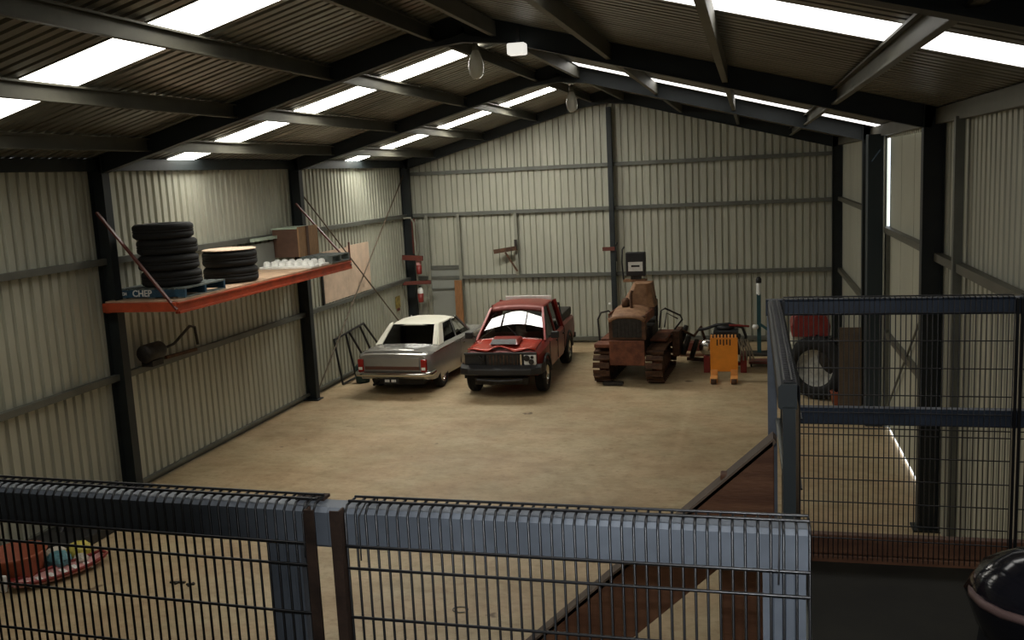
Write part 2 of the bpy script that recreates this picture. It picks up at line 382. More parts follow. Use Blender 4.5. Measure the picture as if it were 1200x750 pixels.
# roof
ce = MB()
ce.bar((RX-.0, YF, 7.06), (RX, YB, 7.06), .5, .02); ce = ce.build('ceiling', M['cladroof']); ce['kind'] = 'structure'
def roofpt(x, y): return (x, y, ztop(x))
for side, strips in ((-1, STRIPS_L), (1, STRIPS_R)):
    xe = XL-.12 if side < 0 else XR+.12
    for y0, wd in split(YF-.05, YB+.1, strips):
        o = sheet_mesh('roof_sheet', (xe, y0, 0), (0,1,0), (0,0,1), wd, lambda p: roofpt(p.x, p.y), lambda p: roofpt(RX, p.y), M['cladroof']); o.parent = ce
    for si, (y0, y1) in enumerate(strips):
        xa = RX + side*.5
        b = MB(); vs = []; fs = []
        for u, d in rib_profile(y1-y0):
            vs += [Vector((xe, y0+u, ztop(xe)+.0-d*.3+.01)), Vector((xa, y0+u, ztop(xa)-d*.3+.01))]
        for i in range(len(vs)//2-1): fs.append((2*i, 2*i+2, 2*i+3, 2*i+1))
        b.add(vs, fs); o = b.build('skylight_panel', M['sky%d_%d' % (side, si)], ce); o['label'] = 'bright translucent roof light strip'
        box('ridge_infill', (min(RX, xa), y0, 6.99), (max(RX, xa), y1, 7.0), M['cladroof'], ce)
    for x in ((-4.2, -5.72, -7.27, -8.75) if side < 0 else (-3.28, -1.74, -.27, 1.05)):
        b = MB(); n = Vector((-side*-SL, 0, 1)).normalized()
        zz = ztop(x)-.115
        c_section(b, (x, YF, zz), (x, YB, zz), .19, .065, .02, (0,0,1), (-side,0,0)); b.build('purlin', M['purlin'], ce)
    # outer face over the sheets keeps daylight out of the laps
    b = MB(); b.add([(xe, YF-.1, ztop(xe)+.06), (RX, YF-.1, ztop(RX)+.09), (RX, YB+.2, ztop(RX)+.09), (xe, YB+.2, ztop(xe)+.06)], [(0,1,2,3)])
    b.build('sarking', M['cladroof'], ce)

# portal frames
def portal(Y, label):
    e = empty('portal_frame', (RX, Y, 0), label, 'steel frame', 'portal frames of the shed')
    def P(x, z): return (x-RX, 0, z)
    xs = {-1: XL+.13, 1: XR-.13}
    for s in (-1, 1):
        b = MB(); b.ibeam(P(xs[s], 0), P(xs[s], 5.42), .25, .17, (1,0,0)); b.build('column', M['steel'], e)
        b = MB(); b.cbox((xs[s]-RX, 0, .012), (.36, .3, .024)); b.build('base_plate', M['steel'], e)
        zr0 = 6.85; n = Vector((s*SL, 0, 1)).normalized()
        b = MB(); b.ibeam(P(RX, zr0), P(xs[s], zr0-SL*abs(xs[s]-RX)), .28, .15, n); b.build('rafter', M['steel'], e)
    vs = [(p[0], dy, p[2]) for dy in (-.07, .07) for p in (P(RX-.7, 6.53), P(RX, 6.60), P(RX+.7, 6.53), P(RX, 6.72))]
    b = MB(); b.add(vs, [(0,1,2,3),(7,6,5,4),(0,4,5,1),(1,5,6,2),(2,6,7,3),(3,7,4,0)]); b.build('apex_plate', M['steel'], e)
    return e
portal(FRAMES[0], 'dark steel portal frame nearest the mezzanine, mostly above the view')
portal(FRAMES[1], 'dark steel portal frame at the near end of the orange wall shelf')
portal(FRAMES[2], 'dark steel portal frame at the far end of the orange wall shelf')
portal(FRAMES[3], 'dark steel portal frame against the back wall')
gm = MB(); gm.ibeam((0,0,0), (0,0,6.5), .17, .13, (0,1,0)); gm = gm.build('gable_column', M['steel'], None, loc=(RX+.03, YB-.2, 0))
tag(gm, 'slim dark steel column rising up the middle of the back wall', 'column')
dp = MB(); dp.box((-.13, -.16, 0), (.13, .16, 5.2)); dp.box((-.15,-.18,0),(.15,.18,.02)); dp = dp.build('door_post', mat('blue_black_steel', (.016,.028,.036), .5), None, .01, loc=(XR-.19, 17.86, 0))
tag(dp, 'blue-black box post beside the bright slit in the right wall', 'post')
# cross bracing rods on left wall, far bay
for (a, c), t in ((((XL+.13, 25.9, 4.95), (XL+.13, 19.4, .1)), 'thin steel brace rod rising towards the back corner of left wall'), (((XL+.16, 19.4, 4.6), (XL+.16, 25.9, .1)), 'thin steel brace rod falling towards the back corner of left wall')):
    b = MB(); b.tube([a, c], .018, 6); o = b.build('brace_rod', mat('brace_rust', (.12,.09,.06), .6, .3)); tag(o, t, 'brace')

# ------------------------------------------------------------------ mezzanine
DZ = 3.0
mz = box('mezzanine_floor', (XL, YF, DZ-.06), (.10, 1.50, DZ), M['deck']); mz['kind'] = 'structure'
box('deck_sheet', (.10, YF, DZ-.06), (1.2, 1.2, DZ), M['deck'], mz)
box('deck_sheet', (1.2, YF, DZ-.06), (XR, 1.2, DZ), M['deck'], mz)
box('deck_sheet', (.10, 1.203, DZ-.06), (XR, 2.6, DZ-.001), M['deck'], mz)
box('deck_sheet', (.10, 2.603, DZ-.06), (XR, 4.29, DZ), M['deck'], mz)
box('edge_board', (.10, 4.30, 3.035), (XR, 4.345, 3.125), M['timber'], mz, .004)
box('edge_board', (.10, 4.30, DZ-.24), (XR, 4.345, DZ+.028), M['timber'], mz, .004)
box('bearer', (.13, 1.5, DZ-.26), (.18, 4.28, DZ-.06), M['timber'], mz)
box('bearer', (XL, 1.35, DZ-.26), (.1, 1.40, DZ-.06), M['timber'], mz)

def wire_mesh(name, p0, p1, zt, zb, parent, nrm, rows, sp=.0205, r=.0026, fold=.05):
    """welded wire panel between p0 and p1 (xy), wires folded over the rail at the top"""
    p0 = Vector((*p0, 0)); p1 = Vector((*p1, 0)); L = (p1-p0).length; d = (p1-p0)/L; n = Vector((*nrm, 0))
    b = MB(); k = int(L/sp)
    for i in range(k+1):
        p = p0 + d*(i*L/k)
        pts = [p+Vector((0,0,zb)), p+Vector((0,0,zt-.012)), p-n*.012+Vector((0,0,zt)), p-n*fold+Vector((0,0,zt+.001))]
        b.tube(pts, r, 5, cap=False)
    for z in rows:
        b.tube([p0+n*.005+Vector((0,0,z)), p1+n*.005+Vector((0,0,z))], r*1.1, 6)
    b.tube([p0-n*fold+Vector((0,0,zt+.004)), p1-n*fold+Vector((0,0,zt+.004))], r, 6)
    b.tube([p0-n*.02+Vector((0,0,zt+.006)), p1-n*.02+Vector((0,0,zt+.006))], r, 6)
    o = b.build(name, M['wire'], parent); o['kind'] = 'stuff'; o['label'] = 'dark welded wire infill'; return o
def c_rail(b, p, q, h, dpt, zt):
    p = Vector((*p, 0)); q = Vector((*q, 0)); d = (q-p).normalized(); n = Vector((d.y, -d.x, 0))   # n towards the camera side
    pr = [(-dpt/2, 0), (-dpt/2+.008, 0), (dpt/2-.008, 0), (dpt/2, -.008), (dpt/2, -h+.006), (dpt/2-.006, -h), (-dpt/2, -h)]
    b.loft([[P+n*u+Vector((0,0,zt+v)) for u, v in pr] for P in (p, q)], smooth=False)
RT = 4.20
# near balustrade
nb = empty('mezzanine_balustrade', (0, 0, 0), 'blue-grey steel balustrade with wire mesh across the bottom foreground', 'balustrade')
for pts, nm in ((((-2.3, 1.66), (-.775, 1.585)), 'top_rail'), (((-.775, 1.585), (.086, 1.575)), 'top_rail')):
    b = MB(); c_rail(b, pts[0], pts[1], .078, .05, RT); b.build(nm, M['rail'], nb)
rowsn = [RT-.065, RT-.108, RT-.205] + [RT-.205-.1*i for i in range(1, 10)]
wire_mesh('wire_mesh', (-2.3, 1.625), (-.80, 1.552), RT+.008, DZ, nb, (0,-1), rowsn)
wire_mesh('wire_mesh', (-.735, 1.550), (.088, 1.540), RT+.008, DZ, nb, (0,-1), rowsn)
for x in (-.885, .048):
    b = MB()
    pr = [(-.035,.02),(-.035,-.025),(-.02,-.025),(-.016,-.019),(-.004,-.019),(0,-.025),(.004,-.019),(.016,-.019),(.02,-.025),(.035,-.025),(.035,.02)]
    b.loft([[Vector((x+u, 1.61+v if x < 0 else 1.59+v, z)) for u, v in pr] for z in (DZ-.2, RT-.075)], smooth=False); b.build('post', M['rail'], nb)
for x in (-.80, -.748):
    b = MB(); b.box((x-.010, 1.532, DZ), (x+.010, 1.536, RT+.006)); b.box((x-.010 if x < -.77 else x+.006, 1.536, DZ), (x-.006 if x < -.77 else x+.010, 1.556, RT+.006)); b.build('panel_edge_bar', M['rust'], nb)
for x in (-.812, -.70, .038):
    b = MB(); b.tube([(x, 1.53, RT-.085), (x+.002, 1.528, RT), (x+.003, 1.56, RT+.014), (x+.004, 1.615, RT+.006), (x+.004, 1.62, RT-.08)], .0016, 5); b.build('wire_tie', M['black'], nb)
b = MB(); b.box((-.86, 1.60, RT), (-.80, 1.628, RT+.006)); b.build('rail_joiner', M['rust'], nb)

# far right balustrade
fb = empty('landing_balustrade', (1.2, 4.3, DZ), 'dark blue steel balustrade with wire mesh along the far right deck edge', 'balustrade')
def off(o, c): 
    o.location = (-c[0], -c[1], -c[2]); return o
cc = (1.2, 4.3, DZ)
b = MB(); c_rail(b, (.06, 4.32), (XR, 4.28), .07, .05, RT); off(b.build('top_rail', M['raildark'], fb), cc)
b = MB(); c_rail(b, (.12, 4.32), (XR, 4.28), .075, .05, 3.715); off(b.build('middle_rail', M['raildark'], fb), cc)
rows = [RT-.06, 4.02, 3.90, 3.78, 3.70, 3.63, 3.60, 3.50, 3.395, 3.29, 3.19, 3.12]
off(wire_mesh('wire_mesh', (.135, 4.285), (1.055, 4.265), RT+.004, DZ+.02, fb, (0,-1), rows, r=.0025), cc)
off(wire_mesh('wire_mesh', (1.09, 4.265), (XR-.02, 4.245), RT+.004, DZ+.02, fb, (0,-1), rows, r=.0025), cc)
for x in (.085, 1.9):
    b = MB(); b.box((x-.02, 4.30, DZ-.2), (x+.02, 4.34, RT-.07)); off(b.build('post', M['rail'], fb), cc)
for x in (.133, 1.065, 1.083):
    b = MB(); b.box((x-.006, 4.255, DZ+.02), (x+.006, 4.267, RT)); off(b.build('panel_edge_bar', M['wire'], fb), cc)
# side balustrade
sb = empty('side_balustrade', (.12, 3.4, DZ), 'short steel balustrade running away from camera beside the stair head', 'balustrade')
cs = (.12, 3.4, DZ)
b = MB(); c_rail(b, (.092, 4.29), (.092, 2.62), .07, .05, RT+.002); off(b.build('top_rail', M['steel'], sb), cs)
b = MB(); b.tube([(.110, 4.28, 3.66), (.128, 1.62, 3.63)], .013, 8); off(b.build('middle_rail', M['girt'], sb), cs)
b = MB(); b.box((.078, 2.60, DZ-.2), (.112, 2.645, RT-.06)); off(b.build('post', M['steel'], sb), cs)
off(wire_mesh('wire_mesh', (.124, 4.25), (.124, 2.64), RT+.004, DZ+.02, sb, (1,0), [4.1, 3.9, 3.7, 3.5, 3.3, 3.15], fold=.04), cs)

# timber stair parts
st = empty('timber_stair', (-1.5, 3.6, 0), 'red-brown timber stair stringer on a post descending left from the deck', 'stair')
cst = (-1.5, 3.6, 0)
b = MB(); vs = []
u = Vector((.95, 0, .87)).normalized(); n = Vector((-u.z, 0, u.x)); a0 = Vector((.075, 3.57, 3.775))
L = 5.1
b = MB(); b.add([a0-n*.0+Vector((0, dy, 0))+q for dy in (0, .045) for q in (Vector((0,0,0)), -u*L, -u*L-n*.245, -n*.245-u*(.245*u.z/u.x)*1.0)], [(0,1,2,3),(7,6,5,4),(0,4,5,1),(1,5,6,2),(2,6,7,3),(3,7,4,0)])
off(b.build('stringer', M['timber'], st, .004), cst)
b = MB(); b.add([a0+n*.004+Vector((0, dy, 0))+q for dy in (.0, .10) for q in (Vector((0,0,0)), -u*L, -u*L-n*.02, -n*.02)], [(0,1,2,3),(7,6,5,4),(0,4,5,1),(1,5,6,2),(2,6,7,3),(3,7,4,0)])
off(b.build('edge_capping', M['timberedge'], st), cst)
for k in range(5):
    p = a0 - u*(2.6+.5*k) - n*.12
    b = MB(); b.box((p.x-.12, 3.615, p.z-.02), (p.x+.12, 4.45, p.z+.02)); off(b.build('tread', M['timber'], st), cst)
b = MB(); b.box((-.125, 3.60, 0), (.065, 3.66, 3.62)); off(b.build('newel_post', M['timber'], st, .005), cst)

# ------------------------------------------------------------------ wall shelf and what lies on it
ZS = 3.18
sh = empty('rack_shelf', (-8.95, 15.8, ZS), 'long red-orange steel rack shelf with a board top, hung on the left wall', 'shelf')
cw = (-8.95, 15.8, ZS)
b = MB(); b.box((-8.44, 12.5, 2.98), (-8.39, 18.95, 3.15)); b.box((-8.385, 12.5, 3.12), (-8.36, 18.95, 3.15)); b.box((-8.385, 12.5, 2.98), (-8.36, 18.95, 3.02)); off(b.build('beam', M['orange_rack'], sh, .004), cw)
b = MB(); b.box((-9.66, 12.44, 3.02), (-8.40, 12.52, 3.16)); off(b.build('end_arm', M['orange_rack'], sh, .004), cw)
b = MB(); b.box((-9.66, 18.95, 2.98), (-8.40, 19.03, 3.12)); off(b.build('end_arm', M['orange_rack'], sh, .004), cw)
b = MB(); b.box((-9.66, 12.5, 3.0), (-9.60, 18.95, 3.15)); off(b.build('beam', M['orange_rack'], sh), cw)
for k in range(6):
    y = 12.52+k*1.071
    b = MB(); b.box((-9.66, y, 3.152), (-8.40, y+1.066, ZS)); off(b.build('board', M['ply'], sh), cw)
for y0, z0, y1 in ((12.55, 4.55, 12.48), (19.08, 4.42, 19.0)):
    b = MB(); b.bar((-9.58, y0-.1, z0), (-8.38, y1-.03, 3.05), .05, .03); off(b.build('tie_bar', M['redtie'], sh), cw)

def pallet(name, x0, y0, z0, wx, wy, mt, label, top=5):
    e = empty(name, (x0, y0, z0), label, 'pallet')
    for i in range(3):
        xx = i*(wx-.10)/2
        b = MB(); b.box((xx, 0, .022), (xx+.10, wy, .112)); b.build('bearer', mt, e)
    for k in range(top):
        yy = k*(wy-.12)/(top-1)
        b = MB(); b.box((0, yy, .112), (wx, yy+.12, .135)); b.build('slat', mt, e)
    for k in range(3):
        yy = k*(wy-.12)/2
        b = MB(); b.box((0, yy, 0), (wx, yy+.12, .022)); b.build('slat', mt, e)
    return e
# bearers run along x so the solid faces look down the shed
def pallet2(name, x0, y0, z0, wx, wy, mt, mt2, label, top=6):
    e = empty(name, (x0, y0, z0), label, 'pallet')
    for i in range(3):
        yy = i*(wy-.05)/2
        b = MB(); b.box((0, yy, .02), (wx, yy+.05, .135)); b.build('bearer', mt, e)
    for k in range(top):
        xx = k*(wx-.12)/(top-1)
        b = MB(); b.box((xx, 0, .135), (xx+.12, wy, .158)); b.build('slat', mt2, e)
    for k in range(3):
        xx = k*(wx-.12)/2
        b = MB(); b.box((xx, 0, 0), (xx+.12, wy, .02)); b.build('slat', mt2, e)
    return e
pa = pallet2('pallet', -9.60, 12.78, ZS+.002, 1.17, 1.17, M['pallet'], M['palletgrey'], 'blue painted pallet with white lettering under the tall tyre stack', 7)
def text(body, size, mt, parent, loc, rot, name='lettering', ext=.002):
    cu = bpy.data.curves.new(name, 'FONT'); cu.body = body; cu.size = size; cu.extrude = ext; cu.align_x = 'CENTER'; cu.align_y = 'CENTER'; cu.offset = .003
    o = bpy.data.objects.new(name, cu); C.objects.link(o)
    dg = bpy.context.evaluated_depsgraph_get(); me = bpy.data.meshes.new_from_object(o.evaluated_get(dg)); bpy.data.objects.remove(o)
    me.materials.clear(); me.materials.append(mt)
    o = bpy.data.objects.new(name, me); C.objects.link(o); o.parent = parent; o.location = loc; o.rotation_euler = rot; return o
text('CHEP', .14, M['white'], pa, (.42, -.004, .078), (math.pi/2, 0, 0))
text('CH', .06, M['white'], pa, (.10, -.004, .078), (math.pi/2, 0, 0))

TY = [(.20, -.5), (.235, -.5), (.40, -.47), (.465, -.40), (.5, -.30), (.5, -.12), (.488, -.10), (.5, -.08), (.5, .08), (.488, .10), (.5, .12), (.5, .30), (.465, .40), (.40, .47), (.235, .5), (.2, .5), (.2, .42), (.235, .3), (.40, .25), (.40, -.25), (.235, -.3), (.2, -.42)]
def tyre_prof(R, H, ri):
    return [(ri, -H*.42), (R*.72, -H*.5), (R*.9, -H*.48), (R*.985, -H*.36), (R, -H*.28), (R, -H*.11), (R*.975, -H*.09), (R*.975, -H*.06), (R, -H*.04), (R, H*.04), (R*.975, H*.06), (R*.975, H*.09), (R, H*.11), (R, H*.28), (R*.985, H*.36), (R*.9, H*.48), (R*.72, H*.5), (ri, H*.42), (ri+.01, H*.3), (R*.86, H*.3), (R*.86, -H*.3), (ri+.01, -H*.3)]
labs = ['black tyre at the bottom of the tall stack on the pallet', 'black tyre second from the bottom of the tall stack of four', 'black tyre third from the bottom of the tall stack of four', 'black tyre on top of the tall stack of four']
for i in range(4):
    b = MB(); b.lathe(tyre_prof(.46, .245, .25), 40, closed=True)
    o = b.build('tyre', M['rubber'], None, loc=(-8.93+(.0, -.02, -.04, -.06)[i], 13.22+(.02, 0, .03, -.01)[i], ZS+.16+.1225+.247*i)); tag(o, labs[i], 'tyre', 'tyres stacked on the wall shelf')
for i in range(2):
    b = MB(); b.lathe(tyre_prof(.47, .28, .27), 40, closed=True)
    o = b.build('tyre', M['rubber'], None, loc=(-8.93, 15.0, ZS+.14+.282*i)); tag(o, ('wide black tyre lying directly on the shelf board', 'wide black tyre with a pale round board on top')[i], 'tyre', 'tyres stacked on the wall shelf')
b = MB(); b.lathe([(0, 0), (.455, 0), (.46, .01), (.45, .02), (0, .02)], 40, smooth=False); o = b.build('round_board', M['ply2'], None, loc=(-8.93, 15.0, ZS+.566)); tag(o, 'pale round board lying on top of the low tyre stack', 'board')
# white moulded trays
for r in range(2):
    e = empty('foam_tray', (-9.1, 17.05+.45*r, ZS), ('white moulded foam tray at the front of the shelf, nearer the tyres', 'white moulded foam tray lying behind the front one')[r], 'tray', 'white trays on the shelf')
    b = MB(); b.box((-.42, 0, 0), (.72, .36, .05)); b.build('tray_base', M['white'], e, .01)
    for k in range(7):
        b = MB(); b.lathe([(.075, 0), (.07, .06), (.05, .09), (0, .10)], 12, T=Matrix.Translation((-.34+k*.163, .18, .05))); b.build('cup', M['white'], e)
pallet2('pallet', -9.1, 18.0, ZS+.001, .72, .9, M['palletgrey'], M['palletgrey'], 'weathered grey pallet at the far end of the shelf', 5)
bx = empty('storage_box', (-9.35, 18.1, ZS+.16), 'dark brown box with a raw wood side and pale green lid on the shelf', 'box')
box('box_body', (-.3, -.15, 0), (.26, .75, .58), M['brownbox'], bx)
box('side_panel', (.262, -.15, 0), (.29, .75, .62), M['woodbox'], bx)
box('side_batten', (.292, .18, 0), (.31, .28, .62), M['brownbox'], bx)
box('lid', (-.32, -.17, .58), (.26, .77, .605), M['palegreen'], bx)
o = box('lit_girt_strip', (-9.64, 17.0, ZS+.56), (-9.55, 18.9, ZS+.62), M['palegreen']); tag(o, 'lit stretch of wall girt behind the brown box, painted pale green', 'strip')  # light on the girt, painted as a pale strip
b = MB(); b.add([(0,0,0),(.02,0,0),(.02,1.4,0),(0,1.4,0),(0,0,.5),(.02,0,.5),(.02,1.4,.5),(0,1.4,.5)], [(0,3,2,1),(4,5,6,7),(0,1,5,4),(1,2,6,5),(2,3,7,6),(3,0,4,7)])
o = b.build('grey_sheet', M['greydoor'], None, loc=(-9.62, 16.5, ZS), rot=(0, -.03, 0)); tag(o, 'grey flat sheet leaning on the wall behind the white trays', 'sheet')

# pale board on the left wall
e = empty('pale_board', (XL+.02, 21.8, 2.0), 'pale pink-tan board fixed on the left wall behind the brace rods', 'board')
box('board_sheet', (0, -1.42, .02), (.02, .0, 1.24), M['ply2'], e); box('board_sheet', (0, .006, .02), (.02, 1.42, 1.27), M['ply2'], e)
box('edge_strip', (.0, -1.5, -.02), (.03, -1.425, 1.2), M['black'], e)
o = MB(); o.tube([(-8.40, 18.95, 3.12), (-8.40, 18.95, 3.55)], .02, 6); o = o.build('shelf_upright', M['redtie'], sh); off(o, cw)

# ------------------------------------------------------------------ wheel builder
def wheel(parent, x, y, R, wd, side, rim, name='wheel', cap=None):
    e = bpy.data.objects.new(name, None); C.objects.link(e); e.parent = parent; e.location = (x, y, R)
    T = Matrix.Rotation(math.pi/2*side, 4, 'Y')
    b = MB(); b.lathe(tyre_prof(R, wd, R*.58), 32, closed=True, T=T); b.build('tyre', M['rubber'], e)
    b = MB(); b.lathe([(R*.60, wd*.42), (R*.57, wd*.44), (R*.54, wd*.30), (R*.50, wd*.18), (R*.30, wd*.24), (R*.26, wd*.34), (R*.12, wd*.38), (0, wd*.39)], 24, T=T)
    for k in range(8):
        a = k*math.pi/4
        b.cbox((R*.40*math.cos(a), R*.40*math.sin(a), wd*.2), (R*.1, R*.1, wd*.1), T=T)
    b.build('rim', rim, e)
    return e

def cut(o, cyls):
    """cut wheel arches out of a body, then drop the cutters"""
    cs_ = []
    for (x0, x1, y, z, r) in cyls:
        b = MB(); b.lathe([(0, x0), (r, x0), (r, x1), (0, x1)], 28, T=Matrix.Translation((0, y, z)) @ Matrix.Rotation(math.pi/2, 4, 'Y'), smooth=False)
        c = b.build('cutter', M['black'])
        bm = bmesh.new(); bm.from_mesh(c.data); bmesh.ops.remove_doubles(bm, verts=bm.verts, dist=1e-5); bmesh.ops.recalc_face_normals(bm, faces=bm.faces); bm.to_mesh(c.data); bm.free()
        m = o.modifiers.new('cut', 'BOOLEAN'); m.operation = 'DIFFERENCE'; m.object = c; m.solver = 'EXACT'; cs_.append(c)
    bpy.context.view_layer.update(); dg = bpy.context.evaluated_depsgraph_get()
    me = bpy.data.meshes.new_from_object(o.evaluated_get(dg)); o.modifiers.clear(); o.data = me
    for c in cs_: bpy.data.objects.remove(c)

def body_ring(y, hw, zb, zs, zt, crown=.02, tuck=.05):
    """closed section of a car body: sill, side with shoulder, crowned top"""
    h = [(-hw+tuck, zb), (-hw+.015, zb+.10), (-hw, (zb+zs)/2), (-hw+.01, zs-.05), (-hw+.05, zs), (-hw+.14, zt), (-hw*.5, zt+crown*.8), (0, zt+crown)]
    pts = [(x, z) for x, z in h] + [(-x, z) for x, z in h[-2::-1]]
    return [Vector((x, y, z)) for x, z in pts]
def weld(o):
    bm = bmesh.new(); bm.from_mesh(o.data); bmesh.ops.remove_doubles(bm, verts=bm.verts, dist=1e-5); bmesh.ops.recalc_face_normals(bm, faces=bm.faces); bm.to_mesh(o.data); bm.free()
def flat_shade(o, ang=.5):
    for p in o.data.polygons: p.use_smooth = True
    try: o.data.set_sharp_from_angle(angle=ang)
    except Exception: pass
def panel(b, quad, th=.012, mt=None):
    q = [Vector(p) for p in quad]; n = (q[1]-q[0]).cross(q[2]-q[0]).normalized()*th
    b.add(q+[p-n for p in q], [(0,1,2,3),(7,6,5,4),(0,4,5,1),(1,5,6,2),(2,6,7,3),(3,7,4,0)], mt)
def grid(b, rows, mt=None, smooth=True):
    n = len(rows[0]); v = [p for r in rows for p in r]
    b.add(v, [(i*n+k, i*n+k+1, (i+1)*n+k+1, (i+1)*n+k) for i in range(len(rows)-1) for k in range(n-1)], mt, smooth)

# ------------------------------------------------------------------ sedan
def sedan():
    e = empty('sedan_car', (-7.80, 21.95, 0), 'silver old sedan with a white roof, rear towards the camera', 'car', rz=math.radians(-2))
    hw = .88
    st_ = [(-2.28, .80, .40, .90, .93), (-2.20, .85, .36, .94, .965), (-1.9, .87, .30, .96, .985), (-1.2, .885, .24, .96, 1.00), (0, .89, .22, .93, .985), (1.0, .885, .22, .91, .97), (1.6, .87, .28, .89, .945), (2.15, .84, .34, .86, .90), (2.25, .80, .40, .82, .86)]
    b = MB(); b.loft([body_ring(y, h, zb, zs, zt) for y, h, zb, zs, zt in st_])
    o = b.build('body', M['silver'], e); weld(o)
    cut(o, [(s*.60, s*1.1, y, .33, .385) for s in (-1, 1) for y in (-1.30, 1.38)]); flat_shade(o, .6); o.parent = e
    # greenhouse
    B = {'rl': (-.74, -1.32, 1.0), 'rr': (.74, -1.32, 1.0), 'fl': (-.76, .95, .98), 'fr': (.76, .95, .98)}
    T = {'rl': (-.56, -.80, 1.40), 'rr': (.56, -.80, 1.40), 'fl': (-.58, .42, 1.40), 'fr': (.58, .42, 1.40)}
    rows = []
    for y, w0, z in ((-.86, .57, 1.385), (-.80, .60, 1.42), (-.5, .615, 1.455), (0, .62, 1.47), (.3, .61, 1.45), (.45, .58, 1.405)):
        rows.append([Vector((w0*t, y, z - .055*abs(t)**3)) for t in (-1, -.9, -.6, -.3, 0, .3, .6, .9, 1)])
    b = MB(); grid(b, rows); o = b.build('roof', M['roofwhite'], e); md = o.modifiers.new('solid', 'SOLIDIFY'); md.thickness = .045; md.offset = -1
    # pillars
    for s in (-1, 1):
        b = MB(); panel(b, [(s*.76, -1.36, .985), (s*.64, -1.33, .99), (s*.53, -.84, 1.40), (s*.60, -.80, 1.40)], .03*s)
        panel(b, [(s*.77, -1.36, .985), (s*.765, -1.02, .985), (s*.61, -.62, 1.41), (s*.60, -.84, 1.41)], -.03*s); b.build('rear_pillar', M['roofwhite'], e)
        b = MB(); b.bar((s*.76, -.10, .98), (s*.61, -.05, 1.41), .03, .05); b.build('side_pillar', M['silver'], e)
        b = MB(); b.bar((s*.76, .95, .96), (s*.585, .43, 1.41), .04, .04); b.build('front_pillar', M['silver'], e)
        b = MB(); panel(b, [(s*.765, -1.0, .97), (s*.765, -.12, .97), (s*.61, -.07, 1.40), (s*.605, -.63, 1.40)], .004); b.build('side_glass', M['glass'], e)
        b = MB(); panel(b, [(s*.765, -.08, .97), (s*.76, .93, .97), (s*.59, .44, 1.40), (s*.61, -.03, 1.40)], .004); b.build('side_glass', M['glass'], e)
        b = MB(); b.bar((s*.885, -1.9, .93), (s*.885, 1.8, .90), .012, .02); b.build('side_trim', M['chrome'], e)
        b = MB(); b.box((s*.70 if s > 0 else -.83, -2.335, .55), (s*.83 if s > 0 else -.70, -2.24, .84)); o = b.build('tail_lamp', M['tail'], e, .02)
        b = MB(); b.box((min(s*.72, s*.81), -2.342, .60), (max(s*.72, s*.81), -2.33, .66)); b.build('lens', M['white'], o)
        b = MB(); b.cbox((s*.90, .10, .80), (.02, .14, .02)); b.build('door_handle', M['chrome'], e)
        for y in (-.10, .88):
            b = MB(); b.box((s*.878-.008, y, .32), (s*.878+.012, y+.008, .90)); b.build('door_gap', M['black'], e)
    b = MB(); panel(b, [(-.63, -1.34, 1.0), (.63, -1.34, 1.0), (.53, -.83, 1.40), (-.53, -.83, 1.40)], .004); b.build('rear_glass', M['glass'], e)
    b = MB(); panel(b, [(.72, .96, .98), (-.72, .96, .98), (-.56, .44, 1.40), (.56, .44, 1.40)], .004); b.build('front_glass', M['glass'], e)
    # inside
    b = MB(); b.box((-.66, -.72, .95), (.66, -.55, 1.22)); b.build('rear_seat', M['int'], e, .03)
    for s in (-1, 1):
        b = MB(); b.box((s*.36-.25, .05, .95), (s*.36+.25, .18, 1.26)); b.build('front_seat', M['int'], e, .03)
    b = MB(); b.box((-.68, -1.30, 1.0), (.68, -.70, 1.025)); b.build('parcel_shelf', M['int'], e)
    # boot lid, bumper, panel
    b = MB(); grid(b, [[Vector((x, y, z + .012 - .03*(x/.7)**2)) for x in (-.70, -.4, 0, .4, .70)] for y, z in ((-2.22, .985), (-1.8, 1.002), (-1.40, 1.018))]); o = b.build('boot_lid', M['silver'], e)
    md = o.modifiers.new('s', 'SOLIDIFY'); md.thickness = .012
    b = MB(); b.box((-.66, -2.315, .56), (.66, -2.28, .88)); o = b.build('rear_panel', M['silver'], e, .012)
    b = MB(); b.box((-.66, -2.325, .60), (.66, -2.312, .675)); b.build('trim_strip', mat('brown_silver_trim', (.13, .06, .045), .4, .4), e)
    b = MB(); b.tube([(-.90, -1.98, .50), (-.90, -2.22, .50), (-.84, -2.34, .50), (-.6, -2.39, .50), (0, -2.41, .50), (.6, -2.39, .50), (.84, -2.34, .50), (.90, -2.22, .50), (.90, -1.98, .50)], .055, 8); b.build('rear_bumper', M['chrome'], e)
    b = MB(); b.tube([(-.88, 2.0, .50), (-.84, 2.32, .50), (0, 2.38, .50), (.84, 2.32, .50), (.88, 2.0, .50)], .055, 8); b.build('front_bumper', M['chrome'], e)
    b = MB(); b.box((-.19, -2.425, .31), (.19, -2.41, .43)); pl = b.build('number_plate', M['black'], e)
    for k, wd in enumerate((.03, .03, .03, .0, .03, .03, .03)):
        if wd:
            b = MB(); b.box((-.14+.04*k, -2.43, .34), (-.14+.04*k+.025, -2.426, .40)); b.build('plate_character', M['white'], pl)
    b = MB(); b.tube([(-.45, -2.1, .27), (-.45, -2.36, .26)], .03, 8); b.build('exhaust', M['soot'], e)
    b = MB(); b.box((-.62, -2.0, .20), (.62, 1.9, .34)); b.build('underbody', M['black'], e)
    for s in (-1, 1):
        for y in (-1.30, 1.38): wheel(e, s*.77, y, .315, .19, s, M['chrome'])
    return e
sedan()

